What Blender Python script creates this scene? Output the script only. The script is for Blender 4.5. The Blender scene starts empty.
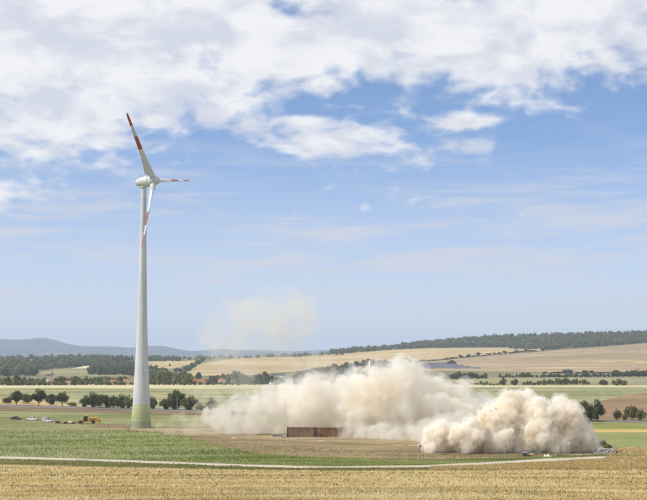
import bpy, bmesh, math, random
import numpy as np
from mathutils import Vector, Matrix
from math import radians as R, pi

random.seed(7)
rng = np.random.default_rng(7)
S = bpy.context.scene
C = S.collection

# ------------------------------------------------------------------ camera
F = 1300.0                       # focal length in photo pixels (647 wide)
HOR = 356.0                      # row of the true horizon
TILT = math.atan((HOR - 250.0) / F)
cam_d = bpy.data.cameras.new('camera')
cam = bpy.data.objects.new('camera', cam_d)
C.objects.link(cam)
cam_d.sensor_width = 36.0
cam_d.lens = 36.0 * F / 647.0
cam_d.clip_start = 0.5
cam_d.clip_end = 90000.0
cam.location = (0, 0, 0)
cam.rotation_euler = (pi / 2 + TILT, 0, 0)
S.camera = cam

# ------------------------------------------------------------------ light
SUN_AZ = R(-106.0)               # clockwise from +Y: left and a little behind the camera
SUN_EL = R(45.0)
SUN_DIR = Vector((math.sin(SUN_AZ) * math.cos(SUN_EL), math.cos(SUN_AZ) * math.cos(SUN_EL), math.sin(SUN_EL)))
sd = bpy.data.lights.new('sun', 'SUN')
sd.energy = 4.0
sd.angle = R(0.6)
sd.color = (1.0, 0.95, 0.87)
so = bpy.data.objects.new('sun', sd)
so.rotation_euler = (-SUN_DIR).to_track_quat('-Z', 'Y').to_euler()
C.objects.link(so)

S.render.engine = 'CYCLES'
S.view_settings.view_transform = 'Standard'
S.view_settings.look = 'None'
S.view_settings.exposure = 0.0
S.view_settings.gamma = 1.0
S.view_settings.use_curve_mapping = False
S.cycles.volume_bounces = 10
S.cycles.max_bounces = 14
S.cycles.diffuse_bounces = 3
S.cycles.use_denoising = True
try:
    S.cycles.denoiser = 'OPENIMAGEDENOISE'
except Exception:
    pass
S.cycles.volume_step_rate = 1.0


# ------------------------------------------------------------------ node helper
class NT:
    def __init__(self, tree):
        self.t = tree
        self.n = tree.nodes
        self.l = tree.links

    def node(self, typ, ins=None, **props):
        nd = self.n.new(typ)
        for k, v in props.items():
            setattr(nd, k, v)
        for k, v in (ins or {}).items():
            s = nd.inputs[k]
            if isinstance(v, bpy.types.NodeSocket):
                self.l.new(v, s)
            else:
                s.default_value = v
        return nd

    def m(self, op, a, b=0.0, c=0.0, clamp=False):
        nd = self.n.new('ShaderNodeMath')
        nd.operation = op
        nd.use_clamp = clamp
        for i, v in enumerate((a, b, c)):
            if isinstance(v, bpy.types.NodeSocket):
                self.l.new(v, nd.inputs[i])
            else:
                nd.inputs[i].default_value = v
        return nd.outputs[0]

    def mix(self, f, a, b, blend='MIX'):
        nd = self.n.new('ShaderNodeMix')
        nd.data_type = 'RGBA'
        nd.blend_type = blend
        for s, v in ((nd.inputs[0], f), (nd.inputs[6], a), (nd.inputs[7], b)):
            if isinstance(v, bpy.types.NodeSocket):
                self.l.new(v, s)
            elif isinstance(v, (int, float)):
                s.default_value = v
            else:
                s.default_value = (*v[:3], 1.0)
        return nd.outputs[2]

    def mr(self, v, a, b, c=0.0, d=1.0, smooth=True):
        nd = self.n.new('ShaderNodeMapRange')
        nd.interpolation_type = 'SMOOTHSTEP' if smooth else 'LINEAR'
        for i, x in enumerate((v, a, b, c, d)):
            if isinstance(x, bpy.types.NodeSocket):
                self.l.new(x, nd.inputs[i])
            else:
                nd.inputs[i].default_value = x
        return nd.outputs[0]

    def noise(self, vec, scale, detail=4.0, rough=0.55, dist=0.0):
        nd = self.node('ShaderNodeTexNoise', {'Vector': vec, 'Scale': scale, 'Detail': detail, 'Roughness': rough, 'Distortion': dist})
        return nd.outputs[0]

    def vec(self, x, y, z):
        return self.node('ShaderNodeCombineXYZ', {0: x, 1: y, 2: z}).outputs[0]

    def scale(self, v, s):
        nd = self.n.new('ShaderNodeVectorMath')
        nd.operation = 'MULTIPLY'
        self.l.new(v, nd.inputs[0])
        nd.inputs[1].default_value = s
        return nd.outputs[0]


# ------------------------------------------------------------------ sky
W = bpy.data.worlds.new('World')
S.world = W
W.use_nodes = True
wt = NT(W.node_tree)
wt.n.clear()
SKY_STRENGTH = 0.135
tc = wt.node('ShaderNodeTexCoord').outputs['Generated']
nrm = wt.node('ShaderNodeVectorMath', {0: tc}, operation='NORMALIZE').outputs[0]
sx = wt.node('ShaderNodeSeparateXYZ', {0: nrm})
dx, dy, dz = sx.outputs
lift = wt.m('ADD', wt.m('MULTIPLY', wt.m('MAXIMUM', dz, 0.0), 1.5), 0.035)
skyv = wt.node('ShaderNodeVectorMath', {0: wt.vec(dx, dy, lift)}, operation='NORMALIZE').outputs[0]
sky = wt.node('ShaderNodeTexSky', {'Vector': skyv}, sky_type='NISHITA', sun_disc=False, sun_elevation=SUN_EL, sun_rotation=SUN_AZ,
              altitude=200.0, air_density=1.0, dust_density=0.8, ozone_density=2.0).outputs[0]
az = wt.m('ARCTAN2', dx, dy)
el = wt.m('ARCSINE', dz)
den = wt.m('ADD', wt.m('MAXIMUM', dz, 0.0), 0.36)
pv = wt.vec(wt.m('DIVIDE', dx, den), wt.m('DIVIDE', dy, den), 0.37)
warp = wt.node('ShaderNodeTexNoise', {'Vector': pv, 'Scale': 6.0, 'Detail': 3.0}).outputs[1]
pvw = wt.node('ShaderNodeVectorMath', {0: wt.scale(warp, (0.08, 0.08, 0.0)), 1: pv}, operation='ADD').outputs[0]


def px_blob(u, v, ru, rv, amp):
    """soft cloud bank, centred on an azimuth and elevation"""
    a0 = (u - 323.5) / F
    e0 = (HOR - v) / F
    a = wt.m('DIVIDE', wt.m('SUBTRACT', az, a0), ru / F)
    e = wt.m('DIVIDE', wt.m('SUBTRACT', el, e0), rv / F)
    r2 = wt.m('ADD', wt.m('MULTIPLY', a, a), wt.m('MULTIPLY', e, e))
    return wt.m('MULTIPLY', wt.m('POWER', 2.718, wt.m('MULTIPLY', r2, -1.0)), amp)


cover = wt.mr(el, R(10.0), R(17.0), 0.0, 0.24)
for b in [(10, 75, 190, 80, 0.30), (230, 40, 170, 45, 0.22), (490, 40, 150, 50, 0.27), (325, 138, 75, 22, 0.27), (250, 105, 90, 25, 0.16),
          (475, 124, 38, 10, 0.26), (475, 146, 30, 9, 0.2), (480, 171, 85, 13, 0.17), (0, 198, 50, 16, 0.2), (50, 140, 95, 30, 0.14), (440, 200, 45, 9, 0.1), (520, 85, 70, 30, 0.14),
          (300, 12, 55, 12, -0.14), (455, 0, 40, 14, -0.16), (210, 55, 40, 16, -0.1), (300, 105, 60, 14, -0.12)]:
    cover = wt.m('ADD', cover, px_blob(*b))
n1 = wt.noise(pvw, 6.5, 6.0, 0.5)
n2 = wt.noise(pvw, 24.0, 5.0, 0.5)
nn = wt.m('ADD', wt.m('MULTIPLY', n1, 0.50), wt.m('MULTIPLY', n2, 0.50))
dens = wt.mr(wt.m('ADD', nn, cover), 0.585, 0.81)
# thin high streaks lower down
pst = wt.vec(wt.m('MULTIPLY', az, 5.0), wt.m('MULTIPLY', el, 42.0), 2.2)
stn = wt.noise(pst, 1.6, 6.0, 0.6, 0.3)
streak = wt.m('MULTIPLY', wt.mr(stn, 0.42, 0.66), wt.m('MULTIPLY', wt.mr(el, R(0.5), R(3.0)), wt.mr(el, R(11.0), R(5.0))))
shade = wt.noise(wt.node('ShaderNodeVectorMath', {0: pvw, 1: (0.03, 0.05, 0.6)}, operation='ADD').outputs[0], 13.0, 5.0, 0.55)
ccol = wt.mix(wt.mr(shade, 0.34, 0.62), (5.2, 5.4, 6.05), (7.15, 7.1, 7.1))
sky = wt.mix(1.0, sky, (1.0, 1.10, 1.25), 'MULTIPLY')
veil = wt.mr(el, R(-1.0), R(9.5), 0.80, 0.0, False)
sky = wt.mix(veil, sky, (5.35, 5.45, 6.15))
base = wt.mix(wt.m('MULTIPLY', streak, 0.85), sky, (5.0, 5.07, 5.65))
cloudy = wt.mix(wt.m('MULTIPLY', dens, 0.94), base, ccol)
bg = wt.node('ShaderNodeBackground', {'Color': cloudy, 'Strength': SKY_STRENGTH})
wo = wt.node('ShaderNodeOutputWorld')
wt.l.new(bg.outputs[0], wo.inputs[0])

# ------------------------------------------------------------------ terrain function
UC = [-100, 0, 140, 323, 480, 600, 760]
PROFILE = [  # distance: photo row at which that distance is seen, for each column of UC
    (280, [462.0] * 7),
    (320, [457.5, 457.5, 458, 459, 459, 459, 458]),
    (400, [443, 443, 443, 443, 443, 443, 443]),
    (500, [431.5, 431.5, 431.5, 431, 431, 432, 432]),
    (546, [428, 428, 428.2, 427, 427, 427, 428]),
    (630, [419, 419, 419, 418, 418, 419, 420]),
    (800, [404.8, 405, 406, 406, 406, 409, 410]),
    (1000, [396, 396, 396, 396, 397, 398, 397]),
    (1250, [388, 388, 388, 388, 388.5, 388.5, 388]),
    (1400, [384.2, 384.2, 384.2, 384.4, 385, 385.2, 385.2]),
    (1700, [386, 386, 386, 385.5, 382, 381.5, 381]),
    (2000, [383, 383, 382, 382, 378, 377.5, 377]),
    (2400, [376, 376, 375, 376, 372.5, 371.5, 371]),
    (3000, [368, 368, 368, 367.5, 364, 362, 360]),
    (3600, [362, 362, 361.5, 361, 354.5, 351, 347]),
    (4200, [359, 359, 358.5, 355.5, 347, 344, 340]),
    (4800, [360, 360, 358.5, 354.5, 338.5, 334.5, 331]),
    (6000, [363, 363, 361, 358, 341, 337, 334]),
    (9000, [361, 361, 361, 360, 355, 354, 353]),
    (30000, [357.5] * 7)]
LD = np.linspace(math.log(1.0), math.log(32000.0), 1400)
NZU = 120
ZU = np.linspace(-100, 760, NZU)
DD = np.exp(LD)
ZG = np.zeros((NZU, len(LD)))
for i, u in enumerate(ZU):
    ds = [0.5, 60, 150, 220] + [p[0] for p in PROFILE]
    zs = [-1.7 - 0.0754 * d for d in ds[:4]]
    for d, vs in PROFILE:
        zs.append((HOR - np.interp(u, UC, vs)) / F * d)
    z = np.interp(LD, np.log(ds), zs)
    ZG[i] = np.interp(DD, ds, zs) if False else z
    lin = np.interp(DD, ds, zs)
    ZG[i] = lin
# smooth along log distance, then along azimuth
k = np.hanning(27)
k /= k.sum()
ZG = np.apply_along_axis(lambda r: np.convolve(np.pad(r, 13, mode='edge'), k, 'valid'), 1, ZG)
k2 = np.hanning(15)
k2 /= k2.sum()
ZG = np.apply_along_axis(lambda r: np.convolve(np.pad(r, 7, mode='edge'), k2, 'valid'), 0, ZG)


def zt(x, y):
    """ground height at world x, y (arrays or floats)"""
    x = np.asarray(x, float)
    y = np.asarray(y, float)
    d = np.maximum(np.hypot(x, y), 1.001)
    fx = np.where(y > 0.05 * d, y, 0.05 * d)
    u = np.clip(323.5 + F * x / fx, -99.9, 759.9)
    ui = (u + 100) / 860 * (NZU - 1)
    li = np.clip(np.log(d) / LD[-1] * (len(LD) - 1), 0, len(LD) - 1.001)
    a = np.clip(ui.astype(int), 0, NZU - 2)
    b = li.astype(int)
    fu = ui - a
    fl = li - b
    z = (ZG[a, b] * (1 - fu) + ZG[a + 1, b] * fu) * (1 - fl) + (ZG[a, b + 1] * (1 - fu) + ZG[a + 1, b + 1] * fu) * fl
    far = np.clip((d - 1500) / 3000, 0, 1)
    z = z + far * (3.0 * np.sin(x / 210 + 1.3) * np.sin(y / 330 + x / 500) + 1.4 * np.sin(x / 90 + y / 170))
    mid = np.clip((d - 60) / 100, 0, 1) * np.clip((1400 - d) / 500, 0, 1)
    z = z + mid * 0.12 * (np.sin(x / 23 + y / 41) + np.sin(x / 13 - y / 29 + 2))
    return z


CT, ST = math.cos(TILT), math.sin(TILT)


def ray(u, v):
    a = (u - 323.5) / F
    b = (250.0 - v) / F
    return np.array([a, CT - b * ST, ST + b * CT])


HD = np.exp(np.linspace(math.log(20), math.log(30000), 5000))


def hit(u, v):
    """where the line of sight of photo pixel u, v meets the ground"""
    r = ray(u, v)
    r = r / math.hypot(r[0], r[1])
    g = zt(r[0] * HD, r[1] * HD)
    below = np.nonzero(r[2] * HD < g)[0]
    if len(below) == 0:
        i = int(np.argmin(np.abs(HD - 4600)))
    else:
        i = below[0]
    d = HD[i]
    if 0 < i and len(below):
        e0 = r[2] * HD[i - 1] - g[i - 1]
        e1 = g[i] - r[2] * HD[i]
        d = HD[i - 1] + (HD[i] - HD[i - 1]) * e0 / max(e0 + e1, 1e-9)
    return np.array([r[0] * d, r[1] * d, float(zt(r[0] * d, r[1] * d))])


def at(u, v, y):
    """point of the line of sight of pixel u, v at depth y metres"""
    r = ray(u, v)
    return r * (y / r[1])


def mpp(d):
    return d / F


# ------------------------------------------------------------------ object helpers
def tag(o, label=None, cat=None, group=None, kind=None):
    if label:
        o['label'] = label
    if cat:
        o['category'] = cat
    if group:
        o['group'] = group
    if kind:
        o['kind'] = kind
    return o


def link(name, me, parent=None, mat=None):
    o = bpy.data.objects.new(name, me)
    C.objects.link(o)
    if parent is not None:
        o.parent = parent
    if mat is not None and me is not None and len(me.materials) == 0:
        me.materials.append(mat)
    return o


def empty(name, loc, rz=0.0):
    o = bpy.data.objects.new(name, None)
    o.empty_display_size = 0.5
    o.location = loc
    o.rotation_euler = (0, 0, rz)
    C.objects.link(o)
    return o


def np_mesh(name, verts, faces, smooth=False):
    """verts (n,3); faces (m,k) array with one k"""
    me = bpy.data.meshes.new(name)
    verts = np.ascontiguousarray(verts, dtype=np.float32)
    faces = np.ascontiguousarray(faces, dtype=np.int32)
    m, kk = faces.shape
    me.vertices.add(len(verts))
    me.vertices.foreach_set('co', verts.ravel())
    me.loops.add(m * kk)
    me.loops.foreach_set('vertex_index', faces.ravel())
    me.polygons.add(m)
    me.polygons.foreach_set('loop_start', np.arange(0, m * kk, kk, dtype=np.int32))
    try:
        me.polygons.foreach_set('loop_total', np.full(m, kk, dtype=np.int32))
    except Exception:
        pass
    if smooth:
        me.polygons.foreach_set('use_smooth', np.ones(m, dtype=bool))
    me.update(calc_edges=True)
    me.validate()
    return me


def grid_faces(nu, nv, wrap=False):
    i = np.arange(nu - (0 if wrap else 1))
    j = np.arange(nv - 1)
    I, J = np.meshgrid(i, j, indexing='ij')
    I2 = (I + 1) % nu
    return np.stack([I * nv + J, I2 * nv + J, I2 * nv + J + 1, I * nv + J + 1], -1).reshape(-1, 4)


class MB:
    """collects boxes, tubes and lathes into one mesh"""

    def __init__(self):
        self.v = []
        self.f = []

    def add(self, vs, fs):
        o = len(self.v)
        self.v += [tuple(p) for p in vs]
        self.f += [tuple(i + o for i in f) for f in fs]
        return self

    def box(self, x0, x1, y0, y1, z0, z1, M=None, taper=0.0):
        t = taper
        vs = [Vector(p) for p in ((x0, y0, z0), (x1, y0, z0), (x1, y1, z0), (x0, y1, z0), (x0 + t, y0 + t, z1), (x1 - t, y0 + t, z1), (x1 - t, y1 - t, z1), (x0 + t, y1 - t, z1))]
        if M is not None:
            vs = [M @ p for p in vs]
        return self.add(vs, [(3, 2, 1, 0), (4, 5, 6, 7), (0, 1, 5, 4), (1, 2, 6, 5), (2, 3, 7, 6), (3, 0, 4, 7)])

    def tube(self, a, b, r0, r1=None, n=10):
        r1 = r0 if r1 is None else r1
        a, b = Vector(a), Vector(b)
        q = (b - a).to_track_quat('Z', 'Y').to_matrix()
        vs = []
        for p, r in ((a, r0), (b, r1)):
            for i in range(n):
                t = 2 * pi * i / n
                vs.append(p + q @ Vector((r * math.cos(t), r * math.sin(t), 0)))
        fs = [(i, (i + 1) % n, n + (i + 1) % n, n + i) for i in range(n)]
        return self.add(vs, fs + [tuple(range(n - 1, -1, -1)), tuple(range(n, 2 * n))])

    def prism(self, pts, y0, y1, M=None):
        """side outline in x,z pushed through y0..y1"""
        n = len(pts)
        vs = [Vector((p[0], y0, p[1])) for p in pts] + [Vector((p[0], y1, p[1])) for p in pts]
        if M is not None:
            vs = [M @ p for p in vs]
        fs = [tuple(range(n)), tuple(range(2 * n - 1, n - 1, -1))]
        fs += [((i + 1) % n, i, n + i, n + (i + 1) % n) for i in range(n)]
        return self.add(vs, fs)

    def lathe(self, prof, n=48, M=None, caps=True):
        vs = []
        for r, z in prof:
            for i in range(n):
                t = 2 * pi * i / n
                p = Vector((r * math.cos(t), r * math.sin(t), z))
                vs.append(M @ p if M is not None else p)
        fs = []
        for kk in range(len(prof) - 1):
            for i in range(n):
                j = (i + 1) % n
                fs.append((kk * n + i, kk * n + j, kk * n + n + j, kk * n + n + i))
        if caps:
            fs.append(tuple(range(n - 1, -1, -1)))
            fs.append(tuple(range((len(prof) - 1) * n, len(prof) * n)))
        return self.add(vs, fs)

    def mesh(self, name, smooth=False, bevel=0.0):
        me = bpy.data.meshes.new(name)
        me.from_pydata(self.v, [], self.f)
        bm = bmesh.new()
        bm.from_mesh(me)
        bmesh.ops.recalc_face_normals(bm, faces=bm.faces)
        if bevel > 0:
            bmesh.ops.bevel(bm, geom=list(bm.edges), offset=bevel, segments=2, profile=0.6, affect='EDGES', clamp_overlap=True)
        if smooth:
            for f in bm.faces:
                f.smooth = len(f.verts) == 4
        bm.to_mesh(me)
        bm.free()
        return me

    def build(self, name, mat, parent=None, smooth=False, bevel=0.0):
        return link(name, self.mesh(name, smooth, bevel), parent, mat)


def copy_tree(o, parent=None):
    c = o.copy()
    C.objects.link(c)
    if parent is not None:
        c.parent = parent
    for ch in list(o.children):
        copy_tree(ch, c)
    return c


# ------------------------------------------------------------------ materials
def new_mat(name):
    m = bpy.data.materials.new(name)
    m.use_nodes = True
    t = NT(m.node_tree)
    t.n.clear()
    out = t.node('ShaderNodeOutputMaterial')
    return m, t, out


def simple(name, col, rough=0.6, metal=0.0, wear=0.12, wscale=1.5, dirt=None, spec=0.4):
    m, t, out = new_mat(name)
    co = t.node('ShaderNodeTexCoord').outputs['Object']
    n = t.noise(co, wscale, 6.0, 0.6)
    dk = tuple(c * (1 - wear * 1.6) for c in col)
    lt = tuple(min(1, c * (1 + wear)) for c in col)
    cc = t.mix(t.mr(n, 0.3, 0.7), dk, lt)
    if dirt:
        n2 = t.noise(co, wscale * 0.6, 8.0, 0.7)
        cc = t.mix(t.mr(n2, 0.48, 0.72, 0, 0.8), cc, dirt)
    p = t.node('ShaderNodeBsdfPrincipled', {'Base Color': cc, 'Roughness': rough, 'Metallic': metal, 'Specular IOR Level': spec})
    t.l.new(p.outputs[0], out.inputs[0])
    return m


def streaked(name, col):
    m, t, out = new_mat(name)
    co = t.node('ShaderNodeTexCoord').outputs['Object']
    a = t.noise(t.scale(co, (1.6, 1.6, 0.035)), 1.0, 6.0, 0.6)
    b = t.noise(co, 0.12, 5.0, 0.6)
    f = t.m('ADD', t.m('MULTIPLY', a, 0.6), t.m('MULTIPLY', b, 0.4))
    cc = t.mix(t.mr(f, 0.36, 0.62), tuple(c * 0.82 for c in col), tuple(min(1, c * 1.05) for c in col))
    p = t.node('ShaderNodeBsdfPrincipled', {'Base Color': cc, 'Roughness': 0.5, 'Specular IOR Level': 0.35})
    t.l.new(p.outputs[0], out.inputs[0])
    return m


def field_mat(name, c1, c2, c3=None, row_dir=0.0, row_scale=(0.25, 0.02), patch=0.02, fine=2.0, amt3=(0.55, 0.75), bump=0.0, grain=0.35):
    """a field: drill rows along row_dir, patches, fine speckle"""
    m, t, out = new_mat(name)
    co = t.node('ShaderNodeTexCoord').outputs['Object']
    rot = t.node('ShaderNodeVectorRotate', {'Vector': co, 'Angle': row_dir}, rotation_type='Z_AXIS').outputs[0]
    rows = t.noise(t.scale(rot, (row_scale[1], row_scale[0], 0.0)), 1.0, 5.0, 0.6, 0.2)
    pat = t.noise(co, patch, 6.0, 0.6)
    fi = t.noise(co, fine, 3.0, 0.7)
    f = t.m('ADD', t.m('MULTIPLY', rows, 0.5), t.m('MULTIPLY', pat, 0.5))
    f = t.m('ADD', t.m('MULTIPLY', f, 1 - grain), t.m('MULTIPLY', fi, grain))
    cc = t.mix(t.mr(f, 0.42, 0.58), c1, c2)
    if c3:
        n3 = t.noise(t.scale(rot, (row_scale[1] * 1.7, row_scale[0] * 0.6, 0.0)), 1.0, 6.0, 0.65, 0.4)
        cc = t.mix(t.mr(n3, amt3[0], amt3[1], 0, 0.85), cc, c3)
    p = t.node('ShaderNodeBsdfPrincipled', {'Base Color': cc, 'Roughness': 0.95, 'Specular IOR Level': 0.1})
    if bump:
        b = t.node('ShaderNodeBump', {'Strength': 0.6, 'Distance': bump, 'Height': fi})
        t.l.new(b.outputs[0], p.inputs['Normal'])
    t.l.new(p.outputs[0], out.inputs[0])
    return m


def leaf_mat(name, dark, light, trans=0.38, patch=None):
    m, t, out = new_mat(name)
    g = t.node('ShaderNodeNewGeometry')
    oi = t.node('ShaderNodeObjectInfo')
    rnd = g.outputs['Random Per Island']
    co = t.node('ShaderNodeTexCoord').outputs['Object']
    n = t.noise(co, patch or 0.45, 3.0, 0.6)
    f = t.m('ADD', t.m('MULTIPLY', rnd, 0.3 if patch else 0.55), t.m('MULTIPLY', t.mr(n, 0.34, 0.68), 0.7 if patch else 0.45))
    cc = t.mix(f, dark, light)
    hs = t.node('ShaderNodeHueSaturation', {'Color': cc, 'Hue': t.m('ADD', 0.478, t.m('MULTIPLY', oi.outputs['Random'], 0.035)),
                                            'Value': t.m('ADD', 0.8, t.m('MULTIPLY', oi.outputs['Random'], 0.45)), 'Saturation': 0.95}).outputs[0]
    d = t.node('ShaderNodeBsdfDiffuse', {'Color': hs})
    tr = t.node('ShaderNodeBsdfTranslucent', {'Color': hs})
    mx = t.node('ShaderNodeMixShader', {0: trans, 1: d.outputs[0], 2: tr.outputs[0]})
    t.l.new(mx.outputs[0], out.inputs[0])
    return m


def blade_mat(name, cols, trans=0.2, patch_scale=0.05, mix=0.4):
    """straw, grass: colour per blade between several, drifting in patches"""
    m, t, out = new_mat(name)
    g = t.node('ShaderNodeNewGeometry')
    co = t.node('ShaderNodeTexCoord').outputs['Object']
    n = t.noise(t.scale(co, (0.6, 1.6, 0.0)), patch_scale, 5.0, 0.6)
    f = t.m('ADD', t.m('MULTIPLY', g.outputs['Random Per Island'], 1 - mix), t.m('MULTIPLY', t.mr(n, 0.36, 0.64), mix))
    ramp = t.node('ShaderNodeValToRGB', {0: f})
    e = ramp.color_ramp.elements
    while len(e) < len(cols):
        e.new(0.5)
    for i, c in enumerate(cols):
        e[i].position = 0.12 + 0.76 * i / (len(cols) - 1)
        e[i].color = (*c, 1)
    d = t.node('ShaderNodeBsdfDiffuse', {'Color': ramp.outputs[0]})
    tr = t.node('ShaderNodeBsdfTranslucent', {'Color': ramp.outputs[0]})
    mx = t.node('ShaderNodeMixShader', {0: trans, 1: d.outputs[0], 2: tr.outputs[0]})
    t.l.new(mx.outputs[0], out.inputs[0])
    return m


M = {}
M['ground'] = field_mat('dry_meadow', (0.155, 0.15, 0.062), (0.25, 0.215, 0.105), (0.10, 0.115, 0.045), 0.1, (0.02, 0.004), 0.004, 0.2)
M['stubble_soil'] = field_mat('stubble_soil', (0.40, 0.30, 0.13), (0.62, 0.49, 0.24), (0.20, 0.155, 0.08), 0.05, (0.5, 0.03), 0.05, 3.0, (0.56, 0.72), 0.1)
M['verge'] = field_mat('verge', (0.14, 0.15, 0.05), (0.25, 0.235, 0.085), (0.34, 0.26, 0.12), 0.0, (0.4, 0.05), 0.08, 1.2, (0.56, 0.7))
M['dry_verge'] = field_mat('dry_verge', (0.34, 0.25, 0.11), (0.50, 0.38, 0.18), (0.25, 0.21, 0.09), 0.0, (0.4, 0.04), 0.06, 1.2)
M['track'] = field_mat('gravel_track', (0.44, 0.38, 0.27), (0.58, 0.52, 0.40), None, 0.0, (1.5, 0.05), 0.1, 2.0)
M['crop'] = field_mat('green_crop', (0.175, 0.20, 0.06), (0.28, 0.295, 0.105), (0.37, 0.35, 0.165), 0.03, (0.25, 0.02), 0.03, 1.0, (0.56, 0.74))
M['earth'] = field_mat('bare_earth', (0.18, 0.125, 0.062), (0.34, 0.25, 0.13), (0.17, 0.19, 0.06), 0.0, (0.16, 0.02), 0.04, 0.8, (0.52, 0.66))
M['dusty'] = field_mat('dusty_earth', (0.23, 0.175, 0.09), (0.40, 0.31, 0.17), (0.19, 0.175, 0.07), 0.0, (0.2, 0.02), 0.04, 0.8)
M['meadow'] = field_mat('mown_meadow', (0.155, 0.17, 0.055), (0.31, 0.295, 0.125), (0.32, 0.25, 0.13), -0.05, (0.10, 0.008), 0.02, 0.5)
M['plough'] = field_mat('ploughed_soil', (0.14, 0.10, 0.055), (0.26, 0.185, 0.105), (0.19, 0.18, 0.075), -0.02, (0.2, 0.01), 0.03, 0.6)
M['asphalt'] = field_mat('asphalt', (0.17, 0.165, 0.155), (0.22, 0.21, 0.20), None, 0.0, (0.3, 0.02), 0.05, 1.0)
M['golden'] = field_mat('golden_stubble', (0.44, 0.29, 0.11), (0.56, 0.39, 0.17), None, 0.0, (0.06, 0.006), 0.01, 0.3)
M['pale'] = field_mat('pale_green_field', (0.175, 0.185, 0.072), (0.37, 0.35, 0.175), (0.50, 0.45, 0.26), 0.0, (0.035, 0.0025), 0.006, 0.2, (0.5, 0.7))
M['ripe'] = field_mat('ripe_strip', (0.50, 0.44, 0.24), (0.66, 0.58, 0.35), (0.37, 0.34, 0.16), 0.0, (0.05, 0.003), 0.008, 0.2)
M['furrow'] = field_mat('brown_ploughland', (0.22, 0.145, 0.075), (0.33, 0.225, 0.12), (0.40, 0.29, 0.165), 0.5, (0.09, 0.004), 0.01, 0.3)
M['hillgold'] = field_mat('hill_stubble', (0.36, 0.265, 0.125), (0.56, 0.43, 0.225), (0.27, 0.22, 0.11), 0.12, (0.012, 0.0012), 0.002, 0.05, (0.56, 0.75))
M['hillbrown'] = field_mat('hill_ploughland', (0.28, 0.205, 0.115), (0.43, 0.32, 0.185), (0.58, 0.44, 0.245), 0.1, (0.010, 0.0010), 0.002, 0.05, (0.54, 0.7))
M['hillpale'] = field_mat('hill_pasture', (0.22, 0.20, 0.10), (0.34, 0.30, 0.155), None, 0.1, (0.012, 0.0015), 0.003, 0.05)
M['yellow_green'] = field_mat('mustard_field', (0.20, 0.205, 0.06), (0.29, 0.28, 0.095), (0.2, 0.18, 0.05), 0.0, (0.2, 0.02), 0.03, 0.8)
M['mustard'] = field_mat('yellow_flowers', (0.38, 0.33, 0.06), (0.50, 0.43, 0.10), None, 0.0, (0.3, 0.03), 0.05, 1.0)
M['mountain'] = field_mat('wooded_mountain', (0.022, 0.04, 0.05), (0.07, 0.09, 0.09), (0.23, 0.20, 0.15), 0.3, (0.0012, 0.0004), 0.0012, 0.01, (0.58, 0.72))

# ------------------------------------------------------------------ ground sheet
az_f = np.linspace(R(-24), R(24), 300)
az_c = np.linspace(R(24), R(336), 60)[1:-1]
AZ = np.concatenate([az_f, az_c])
dist = np.concatenate([[1.2], np.exp(np.linspace(math.log(2.0), math.log(30000), 430))])
A2, D2 = np.meshgrid(AZ, dist, indexing='ij')
X, Y = np.sin(A2) * D2, np.cos(A2) * D2
Z = zt(X, Y)
V = np.stack([X, Y, Z], -1).reshape(-1, 3)
fc = grid_faces(len(AZ), len(dist), wrap=True)[:, ::-1]
V = np.vstack([V, [[0, 0, -1.7]]])
ctr = len(V) - 1
capq = np.stack([np.full(len(AZ), ctr), np.arange(len(AZ)) * len(dist), np.arange(len(AZ)) * len(dist),
                 ((np.arange(len(AZ)) + 1) % len(AZ)) * len(dist)], -1)
me = np_mesh('ground', V, fc, smooth=True)
bm = bmesh.new()
bm.from_mesh(me)
bm.verts.ensure_lookup_table()
for q in capq:
    bm.faces.new((bm.verts[q[3]], bm.verts[q[1]], bm.verts[ctr]))
bm.to_mesh(me)
bm.free()
tag(link('ground', me, None, M['ground']), 'dry grassy valley and rolling farmland under everything', 'ground', kind='structure')


# ------------------------------------------------------------------ fields laid on the ground
def polyline(pts, us):
    p = np.array(pts, float)
    return np.interp(us, p[:, 0], p[:, 1])


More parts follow.
